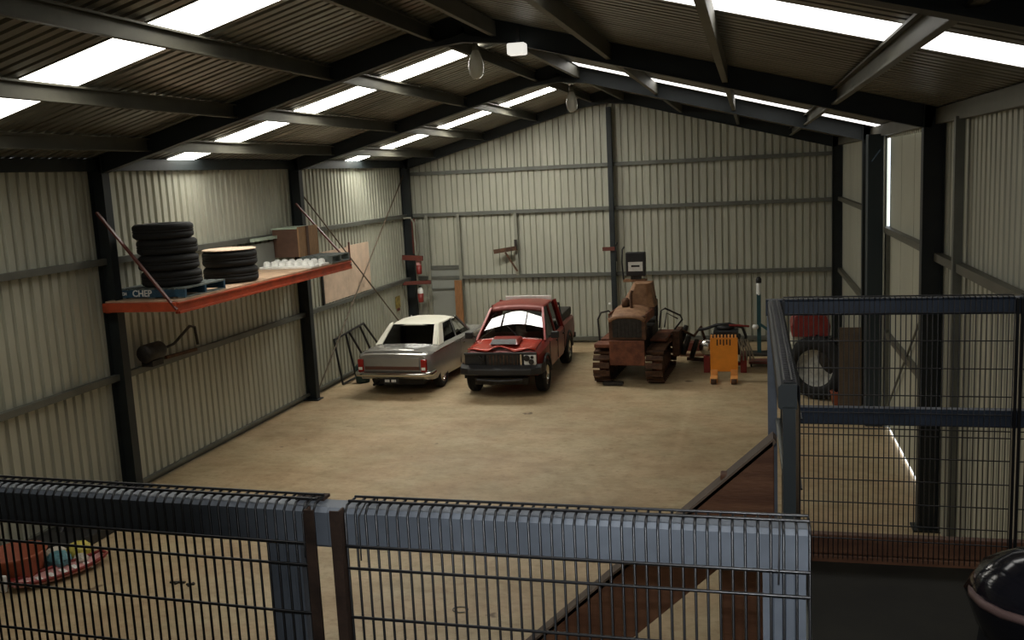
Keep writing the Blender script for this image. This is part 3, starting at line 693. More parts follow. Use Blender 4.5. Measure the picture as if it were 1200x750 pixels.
# ------------------------------------------------------------------ red pick-up
def ute():
    e = empty('pickup_truck', (-5.36, 21.72, 0), 'red dual cab pick-up with a stripped black front end and open bonnet scoop', 'truck', rz=math.radians(180+1.3))
    st_ = [(2.15, .80, .50, .80, .86), (2.05, .84, .48, .98, 1.03), (1.2, .87, .42, 1.03, 1.10), (.9, .875, .40, 1.04, 1.10), (0, .885, .38, 1.06, 1.10), (-.95, .885, .38, 1.08, 1.10)]
    # cab body with bonnet sides
    b = MB(); b.loft([body_ring(y, h, zb, zs, zt, .015) for y, h, zb, zs, zt in st_]); o = b.build('cab_body', M['redpaint'], e); weld(o)
    cut(o, [(s*.55, s*1.2, 1.45, .38, .44) for s in (-1, 1)]); flat_shade(o, .6); o.parent = e
    # tray
    b = MB(); b.loft([body_ring(y, h, zb, zs, zt, 0) for y, h, zb, zs, zt in ((-1.0, .885, .45, 1.12, 1.15), (-2.55, .875, .48, 1.10, 1.13), (-2.65, .85, .52, 1.05, 1.10))]); o = b.build('tray', M['darkred'], e); weld(o)
    cut(o, [(s*.55, s*1.2, -1.62, .38, .44) for s in (-1, 1)]); flat_shade(o, .6); o.parent = e
    b = MB(); b.box((-.80, -2.6, 1.12), (.80, -1.05, 1.32)); b.build('tray_load', M['soot'], e, .03)
    b = MB(); b.tube([(-.80, -1.1, 1.15), (-.74, -1.15, 1.60), (.74, -1.15, 1.60), (.80, -1.1, 1.15)], .035, 8); b.build('sports_bar', M['black'], e)
    # roof
    rows = []
    for y, w0, z in ((-1.0, .60, 1.71), (-.94, .64, 1.77), (-.5, .66, 1.815), (.0, .66, 1.81), (.22, .63, 1.78), (.36, .60, 1.71)):
        rows.append([Vector((w0*t, y, z - .06*abs(t)**3)) for t in (-1, -.9, -.6, -.3, 0, .3, .6, .9, 1)])
    b = MB(); grid(b, rows); o = b.build('roof', M['darkred'], e); md = o.modifiers.new('s', 'SOLIDIFY'); md.thickness = .05; md.offset = -1
    b = MB(); b.box((-.58, -1.04, 1.69), (.58, -1.005, 1.83)); b.build('white_roof_edge', M['white'], e, .01)
    for s in (-1, 1):
        b = MB(); b.bar((s*.80, 1.14, 1.08), (s*.615, .34, 1.72), .05, .05); b.build('front_pillar', M['redpaint'], e)
        b = MB(); b.bar((s*.82, .05, 1.08), (s*.65, .0, 1.75), .03, .07); b.build('middle_pillar', M['darkred'], e)
        b = MB(); b.bar((s*.82, -.88, 1.08), (s*.64, -.92, 1.74), .04, .14); b.build('rear_pillar', M['redpaint'], e)
        b = MB(); panel(b, [(s*.815, 1.05, 1.09), (s*.825, .08, 1.09), (s*.655, .03, 1.73), (s*.625, .36, 1.71)], .004); b.build('side_glass', M['glass'], e)
        b = MB(); panel(b, [(s*.825, .02, 1.09), (s*.82, -.82, 1.09), (s*.645, -.86, 1.73), (s*.655, -.02, 1.73)], .004); b.build('side_glass', M['glass'], e)
        b = MB(); b.box((min(s*.92, s*1.10), .95, 1.12), (max(s*.92, s*1.10), 1.06, 1.27)); m_ = b.build('mirror', M['black'], e, .02)
        b = MB(); b.bar((s*.86, .98, 1.15), (s*.95, 1.0, 1.18), .04, .04); b.build('mirror_arm', M['black'], m_)
        for y in (.0, -.93, 1.0):
            b = MB(); b.box((s*.885-.008, y, .48), (s*.885+.008, y+.012, 1.05)); b.build('door_gap', M['black'], e)
        for y in (.1, -.82):
            b = MB(); b.cbox((s*.90, y+.07, .93), (.03, .13, .03)); b.build('door_handle', M['black'], e)
        # flared arches
        for y in (1.45, -1.62):
            b = MB(); b.tube([(s*.885, y+.45*math.cos(a), .38+.45*math.sin(a)) for a in [math.pi*k/10 for k in range(11)]], .03, 6); b.build('wheel_arch', M['black'], e)
    # curved windscreen, catches the far roof light
    def ws(i, j):
        u = -1+2*i/10; t = j/6
        z = 1.10+.60*t; y = 1.20-.90*t+.035*math.sin(math.pi*t)-.11*u*u
        x = u*(.79-.175*t); return Vector((x, y, z))
    b = MB(); grid(b, [[ws(i, j) for i in range(11)] for j in range(7)]); b.build('windscreen', M['windscreen'], e)
    b = MB(); b.bar((-.25, 1.20, 1.12), (.15, .93, 1.42), .012, .012); b.build('wiper', M['black'], e)
    b = MB(); b.box((-.70, .85, .9), (.70, 1.1, 1.12)); b.build('dashboard', M['int'], e, .03)
    for s in (-1, 1):
        b = MB(); b.box((s*.38-.25, -.05, .9), (s*.38+.25, .1, 1.40)); b.build('seat', M['int'], e, .04)
    # battered bonnet
    random.seed(3); rows = []
    for j in range(9):
        t = j/8; y = 1.16+.93*t
        rows.append([Vector((u*(.74+.02*t), y+.05*(1-u*u)*t+random.uniform(-.01, .01)*t, 1.12+.05*(1-u*u)-.05*t-.03*t*t + (.045*math.sin(u*7+1.3)*t*t) + random.uniform(-.018, .018)*(t > .5))) for u in [-1+.2*k for k in range(11)]])
    b = MB(); grid(b, rows); o = b.build('bonnet', M['redhood'] if 'redhood' in M else M['redpaint'], e); md = o.modifiers.new('s', 'SOLIDIFY'); md.thickness = .02
    # scoop
    vs = [(-.36, 1.98, 1.135), (.30, 1.98, 1.135), (.34, 1.35, 1.19), (-.36, 1.35, 1.19), (-.30, 1.80, 1.225), (.26, 1.80, 1.225), (.28, 1.42, 1.245), (-.30, 1.42, 1.245)]
    b = MB(); b.add(vs, [(0,3,2,1),(4,5,6,7),(0,1,5,4),(1,2,6,5),(2,3,7,6),(3,0,4,7)]); o = b.build('bonnet_scoop', M['redpaint'], e, .015)
    b = MB(); b.add([(-.31, 1.975, 1.15), (.26, 1.975, 1.15), (.24, 1.825, 1.235), (-.28, 1.825, 1.235), (-.31, 1.99, 1.16), (.26, 1.99, 1.16), (.24, 1.84, 1.245), (-.28, 1.84, 1.245)], [(0,3,2,1),(4,5,6,7),(0,1,5,4),(1,2,6,5),(2,3,7,6),(3,0,4,7)]); b.build('scoop_mouth', M['black'], o)
    # stripped nose: radiator support, fan, pipes
    b = MB(); b.box((-.80, 2.12, .60), (.80, 2.20, 1.0)); b.build('nose_cavity', M['black'], e)
    b = MB(); b.box((-.42, 2.19, .66), (.30, 2.23, .98)); r = b.build('radiator', M['soot'], e)
    for k in range(9):
        b = MB(); b.box((-.40+.077*k, 2.232, .68), (-.385+.077*k, 2.24, .96)); b.build('radiator_fin', M['rustdk'], r)
    for x0, x1, z0, z1 in ((-.8, .8, .97, 1.01), (-.8, .8, .66, .70)):
        b = MB(); b.box((x0, 2.16, z0), (x1, 2.25, z1)); b.build('cross_member', M['black'], e)
    for x in (.36, -.47):
        b = MB(); b.box((x-.018, 2.2, .66), (x+.018, 2.26, .98)); b.build('strut', M['chrome'] if x < 0 else M['black'], e)
    # headlamp only on its left side (right in the picture)
    b = MB(); b.box((-.80, 2.14, .74), (-.53, 2.25, .99)); h = b.build('headlamp', M['white'], e, .03)
    for dx, dz, r_ in ((-.60, .90, .07), (-.70, .82, .06), (-.72, .92, .035)):
        b = MB(); b.lathe([(0, .0), (r_*.5, .005), (r_, .02), (r_*.9, .03), (0, .012)], 16, T=Matrix.Translation((dx, 2.252, dz)) @ Matrix.Rotation(-math.pi/2, 4, 'X')); b.build('lamp_bowl', M['soot'], h)
    b = MB(); b.box((.54, 2.10, .76), (.78, 2.19, .96)); b.build('empty_lamp_socket', mat('dark_maroon', (.06, .01, .015), .5), e, .02)
    b = MB(); b.tube([(.5, 2.2, .95), (.35, 2.28, .85), (.45, 2.26, .75), (.2, 2.27, .72)], .025, 8); b.build('hose', M['soot'], e)
    # bumper
    b = MB(); rr = []
    for x, y in ((-.93, 1.9), (-.90, 2.22), (-.7, 2.36), (0, 2.42), (.7, 2.36), (.90, 2.22), (.93, 1.9)):
        rr.append([Vector((x, y+dy, z)) for dy, z in ((0, .54), (.03, .57), (.03, .66), (.02, .69), (-.08, .75), (-.12, .75), (-.10, .54))])
    b.loft(rr, smooth=False); b.build('front_bumper', M['black'], e)
    b = MB(); b.tube([(-.5, 2.36, .44), (0, 2.40, .42), (.5, 2.36, .44)], .03, 8); b.build('lower_bar', M['black'], e)
    b = MB(); b.box((-.6, 2.0, .30), (.6, 2.2, .46)); b.build('bash_plate', M['soot'], e, .02)
    b = MB(); b.box((-.45, -2.4, .42), (.45, 2.0, .58)); b.build('chassis', M['black'], e)
    b = MB(); b.box((-.88, -2.74, .48), (.88, -2.66, .62)); b.build('rear_bumper', M['black'], e, .02)
    for s in (-1, 1):
        for y in (1.45, -1.62): wheel(e, s*.78, y, .37, .25, s, M['chrome'])
    return e
ute()

# ------------------------------------------------------------------ crawler tractor
def tractor():
    e = empty('crawler_tractor', (-2.66, 22.0, 0), 'rusty orange crawler tractor on steel tracks facing the camera', 'tractor', rz=math.radians(-3.5))
    shoe = None
    for s in (-1, 1):
        x0 = s*.60
        t = bpy.data.objects.new('track', None); C.objects.link(t); t.parent = e; t.location = (x0, 0, 0)
        path = []
        R = .36; y0, y1 = -.78, .85
        n = 32; per = 2*(y1-y0)+2*math.pi*R
        for k in range(n):
            d = per*k/n
            if d < (y1-y0): p = (y0+d, 2*R+.04); a = 0
            elif d < (y1-y0)+math.pi*R:
                a = -(d-(y1-y0))/R; p = (y1+R*math.sin(-a), R+.04+R*math.cos(a))
            elif d < 2*(y1-y0)+math.pi*R: p = (y1-(d-(y1-y0)-math.pi*R), .04); a = math.pi
            else:
                a = math.pi-(d-2*(y1-y0)-math.pi*R)/R; p = (y0-R*math.sin(math.pi-a), R+.04-R*math.cos(math.pi-a))
            if shoe is None:
                b = MB(); b.box((-.19, -.064, -.015), (.19, .064, .015)); b.box((-.19, -.06, .015), (.19, -.04, .05)); shoe = b.build('track_shoe', M['rustdk'], t); o = shoe
            else:
                o = shoe.copy(); C.objects.link(o); o.parent = t
            o.location = (0, p[0], p[1]); o.rotation_euler = (a, 0, 0)
        b = MB(); b.box((-.10, y0, .22), (.10, y1, .48)); b.build('track_frame', M['rustdk'], t, .02)
        for yy, rr in ((y0, .31), (y1, .31)):
            b = MB(); b.lathe([(0, -.06), (rr*.4, -.06), (rr*.5, -.03), (rr*.9, -.03), (rr, -.05), (rr, .05), (rr*.9, .03), (rr*.5, .03), (rr*.4, .07), (0, .07)], 20, T=Matrix.Translation((0, yy, R+.04)) @ Matrix.Rotation(math.pi/2, 4, 'Y')); b.build('idler_wheel', M['rustor'], t)
        for k in range(4):
            b = MB(); b.lathe([(0, -.08), (.10, -.08), (.10, .08), (0, .08)], 12, T=Matrix.Translation((0, -.5+.38*k, .16)) @ Matrix.Rotation(math.pi/2, 4, 'Y')); b.build('track_roller', M['rustdk'], t)
    def bb(n, a, c, mt, bev=.015, p=e): return box(n, a, c, M[mt], p, bev)
    bb('bumper_plate', (-.40, -1.14, .45), (.40, -1.08, 1.02), 'rustor')
    bb('engine_block', (-.28, -1.0, .5), (.28, .3, 1.1), 'soot')
    r = bb('radiator_shell', (-.42, -1.05, 1.02), (.42, -.85, 1.56), 'rustdk')
    g = bb('radiator_grille', (-.33, -1.065, 1.08), (.33, -1.05, 1.50), 'soot', 0, e)
    for k in range(8):
        b = MB(); b.box((-.32+.085*k, -1.075, 1.08), (-.30+.085*k, -1.065, 1.50)); b.build('grille_bar', M['soot'], g)
    b = MB()
    rows = []
    for y, w0, z in ((-1.10, .40, 1.54), (-1.05, .44, 1.60), (-.5, .44, 1.66), (.1, .42, 1.72)):
        rows.append([Vector((w0*t, y, z-.10*abs(t)**3)) for t in (-1, -.8, -.5, 0, .5, .8, 1)])
    grid(b, rows); o = b.build('bonnet', M['tan'], e); md = o.modifiers.new('s', 'SOLIDIFY'); md.thickness = .04
    for s in (-1, 1):
        b = MB(); b.box((min(s*.41, s*.44), -.95, 1.40), (max(s*.41, s*.44), .1, 1.60)); b.build('bonnet_side', M['rustor'], e)
        b = MB(); b.box((min(s*.40, s*.76), -.35, .86), (max(s*.40, s*.76), 1.0, .92)); b.build('track_guard', M['rustor'], e, .01)
    b = MB(); b.box((-.76, -1.08, .84), (-.36, -.6, .92)); b.build('front_guard', M['rustor'], e, .01)
    # fuel tank cone
    b = MB(); b.loft([[Vector((cx+w_*x, y, z)) for x, y in ((-1, -.05), (-.6, -.15), (.6, -.15), (1, -.05), (1, .45), (-1, .45))] for cx, w_, z in ((.05, .42, 1.62), (.10, .34, 1.80), (.16, .24, 2.05), (.18, .20, 2.18))], smooth=False)
    b.build('fuel_tank', M['tan'], e, .02)
    b = MB(); b.tube([(.0, -.45, 1.62), (.0, -.45, 1.98), (.03, -.44, 2.06)], .035, 10); b.build('exhaust_stack', M['rustdk'], e)
    b = MB(); b.lathe([(0, 0), (.10, 0), (.10, .14), (.05, .19), (0, .2)], 14, T=Matrix.Translation((-.15, -.3, 1.68))); b.build('air_cleaner', M['rustdk'], e)
    for (x, z, l) in ((-.2, 1.7, .4), (.3, 1.7, .55), (.42, 1.6, .5)):
        b = MB(); b.tube([(x, .5, z-.4), (x+.03, .45, z), (x+.02, .3, z+l-.3)], .014, 6); k_ = b.build('lever', M['soot'], e)
        b = MB(); b.lathe([(0, -.03), (.03, 0), (0, .03)], 8, T=Matrix.Translation((x+.02, .3, z+l-.28))); b.build('knob', M['black'], k_)
    b = MB(); b.box((-.35, .75, 1.1), (.35, 1.2, 1.22)); b.box((-.35, 1.15, 1.2), (.35, 1.25, 1.65)); b.build('seat', M['soot'], e, .03)
    b = MB(); b.tube([(-.74, -.55, .9), (-.78, -.5, 1.40), (-.70, -.5, 1.56), (-.52, -.5, 1.60), (-.44, -.5, 1.52)], .022, 8); b.build('guard_hoop', M['soot'], e)
    b = MB(); b.tube([(.45, .7, 1.0), (.50, .7, 1.42), (.60, .7, 1.48), (.95, .75, 1.30), (1.0, .75, 1.20), (.80, .8, .95)], .022, 8); b.build('guard_hoop', M['soot'], e)
    b = MB(); b.tube([(.56, .8, 1.0), (.62, .8, 1.35), (.88, .85, 1.20)], .016, 8); b.build('seat_arm', M['soot'], e)
    bb('gearbox', (-.3, .3, .4), (.35, 1.2, 1.12), 'soot')
    # rear winch frame, coupling and hose clutter at the right rear
    bb('tool_frame', (.78, .5, .35), (.95, 1.25, .95), 'rustdk')
    bb('rear_hitch', (-.2, 1.2, .3), (.3, 1.6, .6), 'soot')
    for (c, r_) in (((1.06, .9, .55), .26), ((.95, 1.35, .75), .22), ((1.18, 1.5, .35), .25)):
        b = MB(); b.lathe([(0, -.05), (r_*.3, -.05), (r_*.35, -.02), (r_*.8, -.02), (r_, -.05), (r_, .05), (r_*.8, .02), (r_*.35, .02), (r_*.3, .06), (0, .06)], 18, T=Matrix.Translation(c) @ Matrix.Rotation(math.pi/2+.3, 4, 'Y')); b.build('winch_drum', M['soot'], e)
    b = MB(); b.tube([(.95, 1.0, .9), (1.2, 1.3, .7), (1.35, 1.5, .9), (1.45, 1.6, .5), (1.6, 1.6, .15)], .035, 8); b.build('tow_arm', M['rustdk'], e)
    b = MB(); b.bar((1.0, 1.6, .08), (1.9, 1.4, .06), .12, .08); b.build('drawbar', M['rustdk'], e)
    b = MB(); b.box((-.55, -1.25, .02), (-.1, -1.1, .08)); b.build('blade_tip', M['soot'], e)
    return e
tractor()
# black instrument box with white label stands on the tank
ib = empty('instrument_box', (-2.66, 22.45, 2.18), 'black box with a white label standing above the crawler tractor', 'box')
box('casing', (-.23, -.10, .12), (.23, .12, .68), M['black'], ib, .02); box('front_label', (-.17, -.108, .24), (.17, -.101, .46), M['white'], ib)
box('print_line', (-.10, -.112, .34), (.10, -.109, .385), M['soot'], ib); box('stand', (-.30, -.08, -.02), (.25, .1, .04), M['tan'], ib); box('neck', (-.12, -.06, .04), (.12, .08, .12), M['soot'], ib)
b = MB(); b.tube([(-.30, 0, .0), (-.33, 0, .45), (-.31, -.02, .75), (-.26, -.02, .82)], .02, 8); b.build('side_tube', M['black'], ib)

# ------------------------------------------------------------------ orange carriage plate
oc = empty('orange_fork_plate', (-.62, 21.45, 0), 'bright orange steel fork carriage standing on two short feet', 'implement')
b = MB(); b.box((-.30, -.03, .20), (.30, .03, .97)); b.build('plate', M['orange'], oc, .008)
for k in range(8):
    b = MB(); b.box((-.29+.075*k, -.035, .97), (-.25+.075*k, .03, 1.04)); b.build('top_tooth', M['orangelt'], oc)
for k in range(5):
    b = MB(); b.box((-.16+.07*k, -.036, .80+.02*(k % 2)), (-.13+.07*k, -.031, .94)); b.build('slot', M['rustdk'], oc)
for s in (-1, 1):
    b = MB(); b.box((s*.22-.08, -.42, .02), (s*.22+.08, .02, .13)); b.box((s*.22-.08, -.06, .02), (s*.22+.08, .03, .25)); f_ = b.build('foot', M['orangelt'], oc, .012)
    b = MB(); b.lathe([(0, -.06), (.06, -.06), (.06, .06), (0, .06)], 12, T=Matrix.Translation((s*.22, -.44, .062)) @ Matrix.Rotation(math.pi/2, 4, 'Y')); b.build('roller', M['rustdk'], f_)
    b = MB(); b.box((s*.29-.012, -.045, .2), (s*.29+.012, .05, .97)); b.build('edge_flange', M['orange'], oc)
# engine on red stand behind
en = empty('engine', (-.62, 22.55, 0), 'greasy black engine on a red stand behind the orange fork plate', 'engine')
b = MB(); b.box((-.36, -.3, .42), (.36, .35, .82)); b.build('block', M['soot'], en, .03)
b = MB(); b.box((-.26, -.34, .82), (.30, .3, 1.0)); b.build('rocker_cover', M['black'], en, .03)
b = MB(); b.lathe([(0, 0), (.2, 0), (.22, .06), (.16, .10), (0, .1)], 18, T=Matrix.Translation((0, -.05, 1.0))); b.build('air_filter', M['black'], en)
b = MB(); b.tube([(-.62, 0, .97), (-.45, 0, .99), (-.2, -.1, 1.1), (.1, -.1, 1.12), (.4, 0, 1.02), (.48, 0, .80), (.44, 0, .55)], .035, 8); b.build('hose', M['black'], en)
b = MB(); b.tube([(.1, -.2, 1.1), (.3, -.2, 1.10), (.55, -.1, 1.06)], .025, 8); b.build('red_pipe', M['red'], en)
b = MB(); b.lathe([(0, 0), (.17, 0), (.19, .03), (.17, .06), (0, .06)], 20, T=Matrix.Translation((-.40, -.34, .62)) @ Matrix.Rotation(math.pi/2, 4, 'X')); b.build('pulley', M['chrome'], en)
for i in range(5):
    b = MB(); b.tube([(.30+.05*i, -.32, .80), (.36+.06*i, -.36, .55), (.34+.08*i, -.34, .3)], .022, 6); b.build('exhaust_runner', mat('aged_alloy', (.25, .22, .17), .5, .5) if i == 0 else bpy.data.materials['aged_alloy'], en)
for s in (-1, 1):
    b = MB(); b.box((s*.42-.07, -.32, .0), (s*.42+.07, .35, .40)); b.build('stand_side', M['red'], en, .01)
b = MB(); b.box((-.42, .1, .08), (.42, .2, .16)); b.build('stand_bar', M['red'], en)

# green pole stand
gp = empty('pole_stand', (.17, 24.5, 0), 'tall thin blue-green pole with a white top near the back right corner', 'stand')
b = MB(); b.box((-.05, -.05, .04), (.05, .05, 1.55)); b.build('pole', M['green'], gp, .006)
b = MB(); b.lathe([(.055, 1.52), (.06, 1.55), (.06, 1.80), (.05, 1.82), (0, 1.82)], 16); b.build('white_sleeve', M['white'], gp)
b = MB(); b.lathe([(0, 1.82), (.07, 1.83), (.07, 1.93), (.03, 1.98), (0, 1.98)], 14); b.build('cap', M['black'], gp)
b = MB(); b.box((-.32, -.3, .0), (.22, .25, .05)); b.build('base_plate', M['soot'], gp, .01)
b = MB(); b.lathe([(0, -.06), (.06, -.05), (.085, 0), (.06, .05), (0, .06)], 14, T=Matrix.Translation((-.09, -.10, .72))); b.build('white_knob', M['white'], gp)
b = MB(); b.bar((0, -.05, .8), (.35, -.1, .55), .06, .06); b.build('crank_arm', M['green'], gp)
bt = empty('trolley_base', (.16, 23.05, 0), 'low black and red trolley base on the floor right of the engine', 'trolley')
b = MB(); b.box((-.25, -.22, .08), (.35, .2, .14)); b.build('tray', M['redtie'], bt, .01)
for s in (-1, 1):
    for t_ in (-1, 1):
        b = MB(); b.lathe([(0, -.02), (.04, -.02), (.04, .02), (0, .02)], 12, T=Matrix.Translation((.05+s*.24, t_*.16, .04)) @ Matrix.Rotation(math.pi/2, 4, 'Y')); b.build('castor', M['rubber'], bt)
o = box('timber_offcut', (-1.75, 24.9, 0), (-1.15, 25.3, .22), M['redtie'], None, .01); tag(o, 'dull red beam offcut on the floor by the back wall', 'beam')
o = box('timber_offcut', (-1.8, 24.2, 0), (-1.05, 24.32, .06), M['timber'], None, .01); tag(o, 'thin brown beam lying in front of the dull red offcut', 'beam')

# ------------------------------------------------------------------ machine at the right column
mc = empty('small_tractor', (1.15, 20.0, 0), 'old small tractor with a red bonnet seen through the right mesh', 'tractor')
b = MB()
T0 = Matrix.Rotation(math.radians(62), 4, 'Z') @ Matrix.Rotation(math.pi/2, 4, 'Y')
wt = bpy.data.objects.new('rear_wheel', None); C.objects.link(wt); wt.parent = mc; wt.location = (.12, -.25, .66)
b = MB(); b.lathe(tyre_prof(.64, .30, .38), 36, closed=True, T=T0)
for k in range(22):
    a = k*2*math.pi/22
    Tk = T0 @ Matrix.Rotation(a, 4, 'Z')
    b.cbox((.64, 0, .06), (.05, .04, .16), T=Tk @ Matrix.Rotation(.0, 4, 'Z'))
b.build('tyre', M['rubber'], wt)
b = MB(); b.lathe([(.39, -.1), (.37, -.06), (.36, .0), (.22, .05), (.15, .0), (0, 0)], 24, T=T0); b.build('rim', mat('grey_white_rim', (.42, .42, .38), .5, 0, .3, 8), wt)
b = MB(); b.box((-.38, -.15, .88), (.28, .5, 1.28)); b.build('cream_body', mat('cream_panel', (.50, .50, .42), .5, 0, .35, 6), mc, .03)
b = MB(); b.box((-.42, -.1, .25), (-.26, .4, .95)); b.build('cream_leg', bpy.data.materials['cream_panel'], mc, .02)
b = MB(); b.loft([[Vector((w_*x, y, z)) for x, y in ((-1, -.2), (1, -.25), (1.1, .6), (-1, .6))] for w_, z in ((.36, 1.28), (.38, 1.5), (.30, 1.70), (.18, 1.76))], smooth=False); b.build('bonnet', mat('dull_red_bonnet', (.20,.018,.014), .5, 0, .3, 5), mc, .03)
b = MB(); b.lathe([(0, -.16), (.3, -.16), (.38, -.1), (.38, .1), (.3, .16), (0, .16)], 24, T=Matrix.Translation((.52, -.2, .86)) @ Matrix.Rotation(math.radians(20), 4, 'Z') @ Matrix.Rotation(math.pi/2, 4, 'X')); b.build('cable_drum', M['soot'], mc)
for k in range(8):
    a = k*math.pi/4
    b = MB(); b.tube([(.5, -.38, .86), (.5+.3*math.cos(a), -.40, .86+.3*math.sin(a))], .014, 6); b.build('spoke', M['rustdk'], mc)
o = MB(); o.lathe([(0, 0), (.13, 0), (.17, .26), (.18, .27), (.165, .27), (.125, .02), (0, .02)], 20); o = o.build('bucket', M['terracotta'], None, loc=(1.66, 19.3, 0)); tag(o, 'orange-red bucket at the foot of the right-hand column', 'bucket')
o = MB(); o.box((0, 0, 0), (.42, .03, 1.62)); o = o.build('leaning_board', mat('brown_grey_board', (.12, .085, .055), .7, 0, .2, 5), None, loc=(1.60, 18.78, 0), rot=(-.06, 0, 0)); tag(o, 'grey-brown board leaning upright beside the right column', 'board')
o = MB(); o.bar((.0, 0, 0), (.12, .1, 1.2), .03, .03); 
# ------------------------------------------------------------------ left wall clutter
lf = empty('steel_frame', (-9.45, 21.8, 0), 'black tubular steel frame leaning on the left wall beside the sedan', 'frame')
def LF(y, z): return (-.27+.20*(1-z/1.3), y-21.8, z)
for n_, pts in (('top_tube', ((20.6, 1.12), (22.45, 1.22))), ('end_tube', ((22.45, 1.22), (23.2, .45))), ('upright', ((20.6, 1.12), (20.55, .05))), ('upright', ((21.3, 1.15), (21.35, .05))), ('diagonal', ((21.5, 1.16), (22.3, .05))), ('diagonal', ((22.2, 1.18), (22.7, .2))), ('bottom_tube', ((20.55, .05), (23.0, .05)))):
    b = MB(); b.tube([LF(*p) for p in pts], .028, 8); b.build(n_, M['black'], lf)
o = MB(); o.lathe([(0, 0), (.16, 0), (.17, .04), (.17, .40), (.13, .45), (0, .46)], 20); o = o.build('drum', M['blueplastic'], None, loc=(-9.2, 21.0, 0)); tag(o, 'small dark green drum on the floor in front of the steel frame', 'drum')
mo = empty('motor', (XL+.19, 13.55, 2.01), 'dark motor with a bent arm sitting on the left wall girt', 'motor')
b = MB(); b.lathe([(0, 0), (.13, 0), (.15, .03), (.15, .42), (.12, .47), (0, .47)], 16, T=Matrix.Translation((.06, -.42, .22)) @ Matrix.Rotation(-math.pi/2, 4, 'X')); b.build('casing', M['soot'], mo)
b = MB(); b.box((-.04, -.35, .0), (.16, -.05, .09)); b.build('foot', M['soot'], mo)
b = MB(); b.tube([(.05, .05, .2), (.05, .45, .24), (.05, .95, .46), (.05, 1.1, .42), (.05, 1.15, .1)], .025, 8); b.build('bent_arm', M['soot'], mo)
b = MB(); b.bar((.04, .2, .05), (.04, 1.1, .02), .05, .05); b.build('link', M['rustdk'], mo)
# column fittings near the back left corner
o = MB(); o.tube([(-9.62, 25.6, 3.74), (-9.45, 25.75, 3.74), (-9.38, 25.78, 3.6), (-9.37, 25.8, 1.5)], .03, 8); o = o.build('downpipe', M['stud'], None); tag(o, 'pale grey pipe running down the back left corner column', 'pipe')
o = MB(); o.bar((-9.72, 25.6, 2.62), (-9.1, 25.6, 2.58), .06, .14); o = o.build('red_bracket', M['redtie'], None); tag(o, 'upper dull red bracket across the back left corner column', 'bracket')
o = MB(); o.bar((-9.72, 25.5, 1.88), (-8.95, 25.75, 1.88), .08, .1); o = o.build('red_bracket', M['redtie'], None); tag(o, 'lower dull red bracket at the back left corner column', 'bracket')
for z, lab in ((2.12, 'red and white extinguisher hanging between the two corner brackets'), (1.30, 'red and white extinguisher low behind the white car roof')):
    e = empty('extinguisher', (-9.28, 25.72, z), lab, 'extinguisher', 'extinguishers at the corner column')
    b = MB(); b.lathe([(0, 0), (.07, 0), (.08, .03), (.08, .26), (0, .26)], 16); b.build('cylinder', M['red'], e)
    b = MB(); b.lathe([(.08, .26), (.08, .36), (.04, .43), (0, .43)], 16); b.build('shoulder', M['pink'] if z > 2 else M['white'], e)
    b = MB(); b.cbox((0, -.02, .46), (.03, .12, .04)); b.build('handle', M['black'], e)
o = box('red_pipe_cover', (-9.50, 25.90, 2.7), (-9.40, 25.965, 3.7), M['redtie']); tag(o, 'dark red vertical strip on the back left corner column', 'strip')
o = box('orange_brown_plank', (-8.34, YB-.26, 0), (-8.12, YB-.20, 1.88), mat('orange_brown_wood', (.26, .12, .045), .7, 0, .2, 6, stretch=(6, 6, 1)), None, .004); tag(o, 'orange-brown plank standing right of the back wall door', 'plank')
e = empty('yellow_sign', (XL+.02, 25.1, 1.35), 'faded yellow sign on the left wall near the back corner', 'sign'); box('sign_plate', (0, -.18, -.12), (.01, .18, .22), mat('faded_yellow', (.28, .22, .06), .6, 0, .4, 12), e); box('sign_band', (.011, -.12, -.2), (.018, .1, -.12), M['redtie'], e)
br = empty('folding_bracket', (-6.47, YB-.22, 2.7), 'brown steel bracket with a diagonal strut on the back wall', 'bracket')
b = MB(); b.bar((-.62, -.1, -.02), (.02, 0, .06), .08, .12); b.build('arm', M['rustdk'], br)
b = MB(); b.bar((-.30, -.05, -.05), (.02, 0, -.60), .035, .05); b.build('strut', M['rustdk'], br)
b = MB(); b.cbox((0, .02, .15), (.08, .04, .3)); b.build('plate', M['soot'], br)
e = empty('valve_fitting', (RX-.08, YB-.32, 2.62), 'red valve fitting fixed on the centre column of back wall', 'valve')
b = MB(); b.bar((-.16, 0, .05), (.18, 0, .05), .06, .1); b.build('body', M['redtie'], e); b = MB(); b.tube([(.22, 0, -.3), (.20, 0, .1), (.25, 0, .22)], .02, 6); b.build('hose', M['black'], e)
b = MB(); b.lathe([(0,0),(.04,0),(.04,.06),(0,.06)], 10, T=Matrix.Translation((0,-.04,-1.5))); b.build('tap', M['white'], e)

# ------------------------------------------------------------------ lamps at the ridge
def lamp(loc, lab):
    e = empty('pendant_lamp', loc, lab, 'lamp', 'clear pendant lamps under the ridge')
    b = MB(); b.tube([(0, 0, .30), (0, 0, .62)], .006, 6); b.build('cord', M['black'], e)
    b = MB(); b.lathe([(0, .30), (.035, .30), (.045, .24), (.05, .16), (0, .16)], 14); b.build('cap', M['girt'], e)
    b = MB(); b.lathe([(.045, .17), (.075, .10), (.11, 0), (.12, -.10), (.10, -.2), (.05, -.25), (0, -.26)], 20); o = b.build('globe', M['bulbglass'], e)
    b = MB(); b.lathe([(0, .14), (.03, .12), (.05, .0), (.03, -.08), (0, -.10)], 12); b.build('bulb', M['white'], e)
lamp((-3.95, 14.0, 6.50), 'clear glass pendant lamp hanging nearer the camera under the ridge')
lamp((-3.61, 20.0, 6.30), 'clear glass pendant lamp hanging farther away under the ridge')
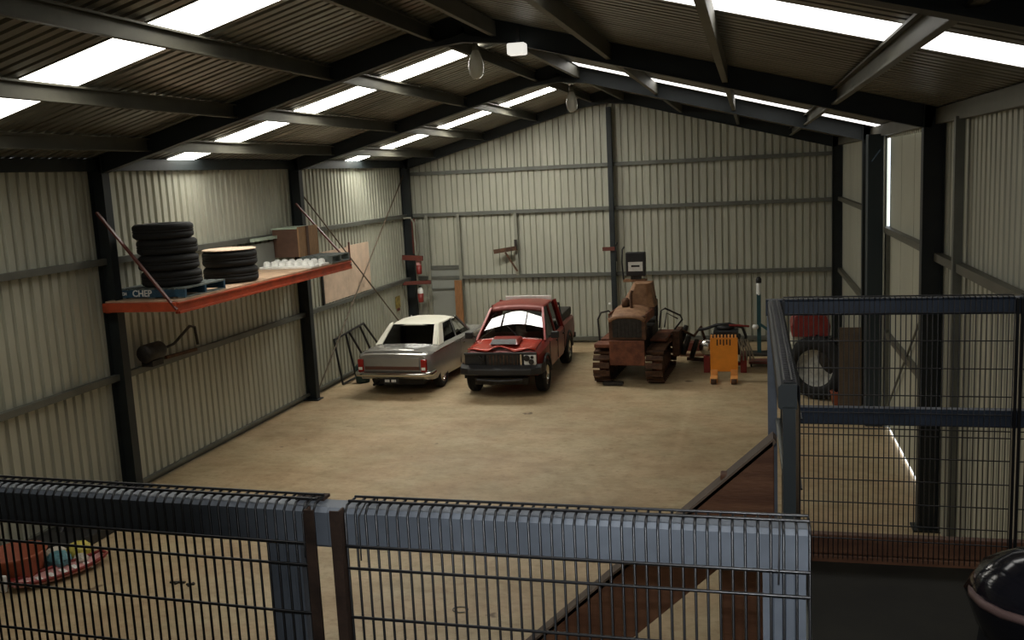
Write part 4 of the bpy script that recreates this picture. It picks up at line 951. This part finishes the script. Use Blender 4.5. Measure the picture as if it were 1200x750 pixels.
e = empty('flood_lamp', (-2.96, 12.52, 6.42), 'small pale box lamp fixed under the near rafter beside the ridge', 'lamp')
box('housing', (-.12, -.10, -.06), (.12, .08, .09), M['lampface'], e, .02); box('arm', (-.02, .04, .09), (.02, .08, .30), M['black'], e)
for x0, y0, n_ in ((-1.35, 12.6, 1), (.15, 12.6, 1)):
    pass

# ------------------------------------------------------------------ floor items bottom left
o = MB(); o.lathe([(0, 0), (.30, 0), (.36, .30), (.38, .34), (.36, .36), (.33, .34), (.28, .03), (0, .03)], 28); o = o.build('plastic_tub', M['terracotta'], None, loc=(-9.18, 9.62, 0)); tag(o, 'terracotta plastic tub on the floor at the bottom left', 'tub')
sl = empty('toy_sled', (-8.62, 9.72, 0), 'red-edged pink and white plastic sled on the floor, bottom left', 'sled', rz=math.radians(63))
prof = []
b = MB(); rr = []
for t in [k/12 for k in range(13)]:
    x = -.58+1.16*t; w_ = .19*math.sqrt(max(.02, math.sin(math.pi*(.06+.88*t)))); zz = .02+.05*(2*t-1)**4
    rr.append([Vector((x, -w_, zz+.07)), Vector((x, -w_*.9, zz+.02)), Vector((x, -w_*.5, zz)), Vector((x, w_*.5, zz)), Vector((x, w_*.9, zz+.02)), Vector((x, w_, zz+.07))])
b.loft(rr, closed=False, caps=False); o = b.build('shell', M['pink'], sl); md = o.modifiers.new('s', 'SOLIDIFY'); md.thickness = .012
b = MB(); b.tube([r[0] for r in rr]+[r[-1] for r in rr[::-1]]+[rr[0][0]], .022, 8); b.build('rim', M['red'], sl)
for k in range(6):
    b = MB(); b.box((-.42+.15*k, -.14, .035), (-.36+.15*k, .14, .05)); b.build('rib', M['white'], sl)
for i, (x, y, r, mt, lab) in enumerate(((-8.83, 9.95, .15, 'tealwrap', 'blue-green wrapped bundle behind the red sled'), (-8.78, 10.30, .15, 'yellow', 'yellow wrapped bundle right of the blue-green one'), (-9.02, 10.15, .13, 'palewrap', 'pale wrapped bundle between the tub and yellow bundle'), (-8.62, 10.12, .09, 'palewrap', 'small pale packet tucked between sled and yellow bundle'))):
    random.seed(i); b = MB(); ns, nr = 10, 14; rows = []
    for j in range(ns+1):
        th = math.pi*j/ns
        rows.append([Vector((r*1.2*math.sin(th)*math.cos(2*math.pi*k/nr), r*math.sin(th)*math.sin(2*math.pi*k/nr), r*.75+r*.75*math.cos(th)))*1.0 + Vector((random.uniform(-.01,.01), random.uniform(-.01,.01), random.uniform(0,.01))) for k in range(nr)])
    for rw in rows: rw.append(rw[0])
    grid(b, rows, smooth=False); o = b.build('wrapped_bundle', M[mt], None, loc=(x, y, .005)); tag(o, lab, 'bundle')
hp = empty('scrap_heap', (-9.27, 11.15, 0), 'dark tangled heap of pipes and hose by the left wall, bottom left', 'scrap')
random.seed(11)
for i in range(14):
    p = Vector((random.uniform(-.35, .3), random.uniform(-.8, .5), random.uniform(.03, .18))); q = p+Vector((random.uniform(-.3, .3), random.uniform(.4, .8), random.uniform(.05, .35)))
    q.x = max(-.38, min(.4, q.x)); m_ = (p+q)/2+Vector((0, 0, random.uniform(.05, .2)))
    b = MB(); b.tube([p, m_, q], random.uniform(.025, .06), 7); b.build('pipe', M['black'] if i % 3 else M['soot'], hp)
b = MB(); b.box((-.38, -.9, 0), (.35, .6, .16)); b.build('base_crate', M['black'], hp, .03)
o = MB(); o.box((-.06, -.03, 0), (.06, .03, .22)); o = o.build('white_bottle', M['white'], None, .02, loc=(-9.03, 9.2, 0)); tag(o, 'small white bottle on the floor in front of the tub', 'bottle')
# bits on the concrete
for (x, y, r, lab, nm) in ((-6.95, 9.75, .10, 'small dark scrap on the concrete left of the near blue post', 'scrap_piece'), (-6.75, 9.72, .05, 'tiny dark chip right beside the small scrap', 'scrap_piece')):
    b = MB(); b.bar((-r, 0, .01), (r, .02, .01), .03, .02); b.bar((0, -.05, .012), (.02, .05, .012), .02, .02); o = b.build(nm, M['soot'], None, loc=(x, y, 0)); tag(o, lab, 'scrap')
b = MB(); b.tube([(.09*math.cos(a), .07*math.sin(a), .008) for a in [k*math.pi/8 for k in range(15)]], .006, 5); o = b.build('wire_ring', M['girt'], None, loc=(-3.21, 9.55, 0)); tag(o, 'small wire ring lying on the concrete floor', 'ring')

# ------------------------------------------------------------------ dark motor scooter on the deck, bottom right corner
sc = empty('motor_scooter', (.91, 3.03, DZ), 'dark glossy scooter front on the deck, bottom right corner', 'scooter', rz=math.radians(-125))
gm_ = mat('gloss_black', (.012, .012, .016), .12, 0, .0)
def SC(fn, n, m_, bev=0):
    b = MB(); fn(b); return b.build(n, m_, sc, bev)
SC(lambda b: b.loft([[Vector((cx+w_*math.cos(a), cy+d_*math.sin(a), z)) for a in [k*math.pi/8 for k in range(16)]] for cx, cy, w_, d_, z in ((0, 0, .10, .14, .22), (0, 0, .20, .24, .32), (0, 0, .25, .28, .44), (.02, .02, .24, .25, .52), (.04, .05, .16, .18, .58), (.05, .06, .06, .08, .61))]), 'front_fairing', gm_)
SC(lambda b: b.lathe(tyre_prof(.24, .11, .13), 28, closed=True, T=Matrix.Translation((0, 0, .24)) @ Matrix.Rotation(math.pi/2, 4, 'Y')), 'front_tyre', M['rubber'])
SC(lambda b: b.tube([(.27*math.cos(a), .25*math.sin(a)-.0, .47+.02*math.sin(a)) for a in [math.pi*(.9+.1*k) for k in range(13)]], .014, 8), 'edge_trim', mat('dull_pink_trim', (.20, .13, .12), .4, .3))
SC(lambda b: b.lathe([(0, .0), (.04, .01), (.05, .03), (0, .04)], 14, T=Matrix.Translation((-.12, -.24, .42)) @ Matrix.Rotation(math.pi/2, 4, 'X')), 'lamp', M['chrome'])
SC(lambda b: b.tube([(-.24, .15, .60), (-.1, .1, .64), (.1, .1, .64), (.24, .15, .60)], .014, 8), 'handlebar', M['soot'])
SC(lambda b: b.box((-.13, .28, .30), (.15, .85, .52)), 'seat_body', gm_, .05)
SC(lambda b: b.tube([(.08, .1, .45), (.06, .1, .64)], .02, 8), 'stem', M['soot'])
SC(lambda b: b.lathe(tyre_prof(.24, .11, .13), 28, closed=True, T=Matrix.Translation((0, .85, .24)) @ Matrix.Rotation(math.pi/2, 4, 'Y')), 'rear_tyre', M['rubber'])
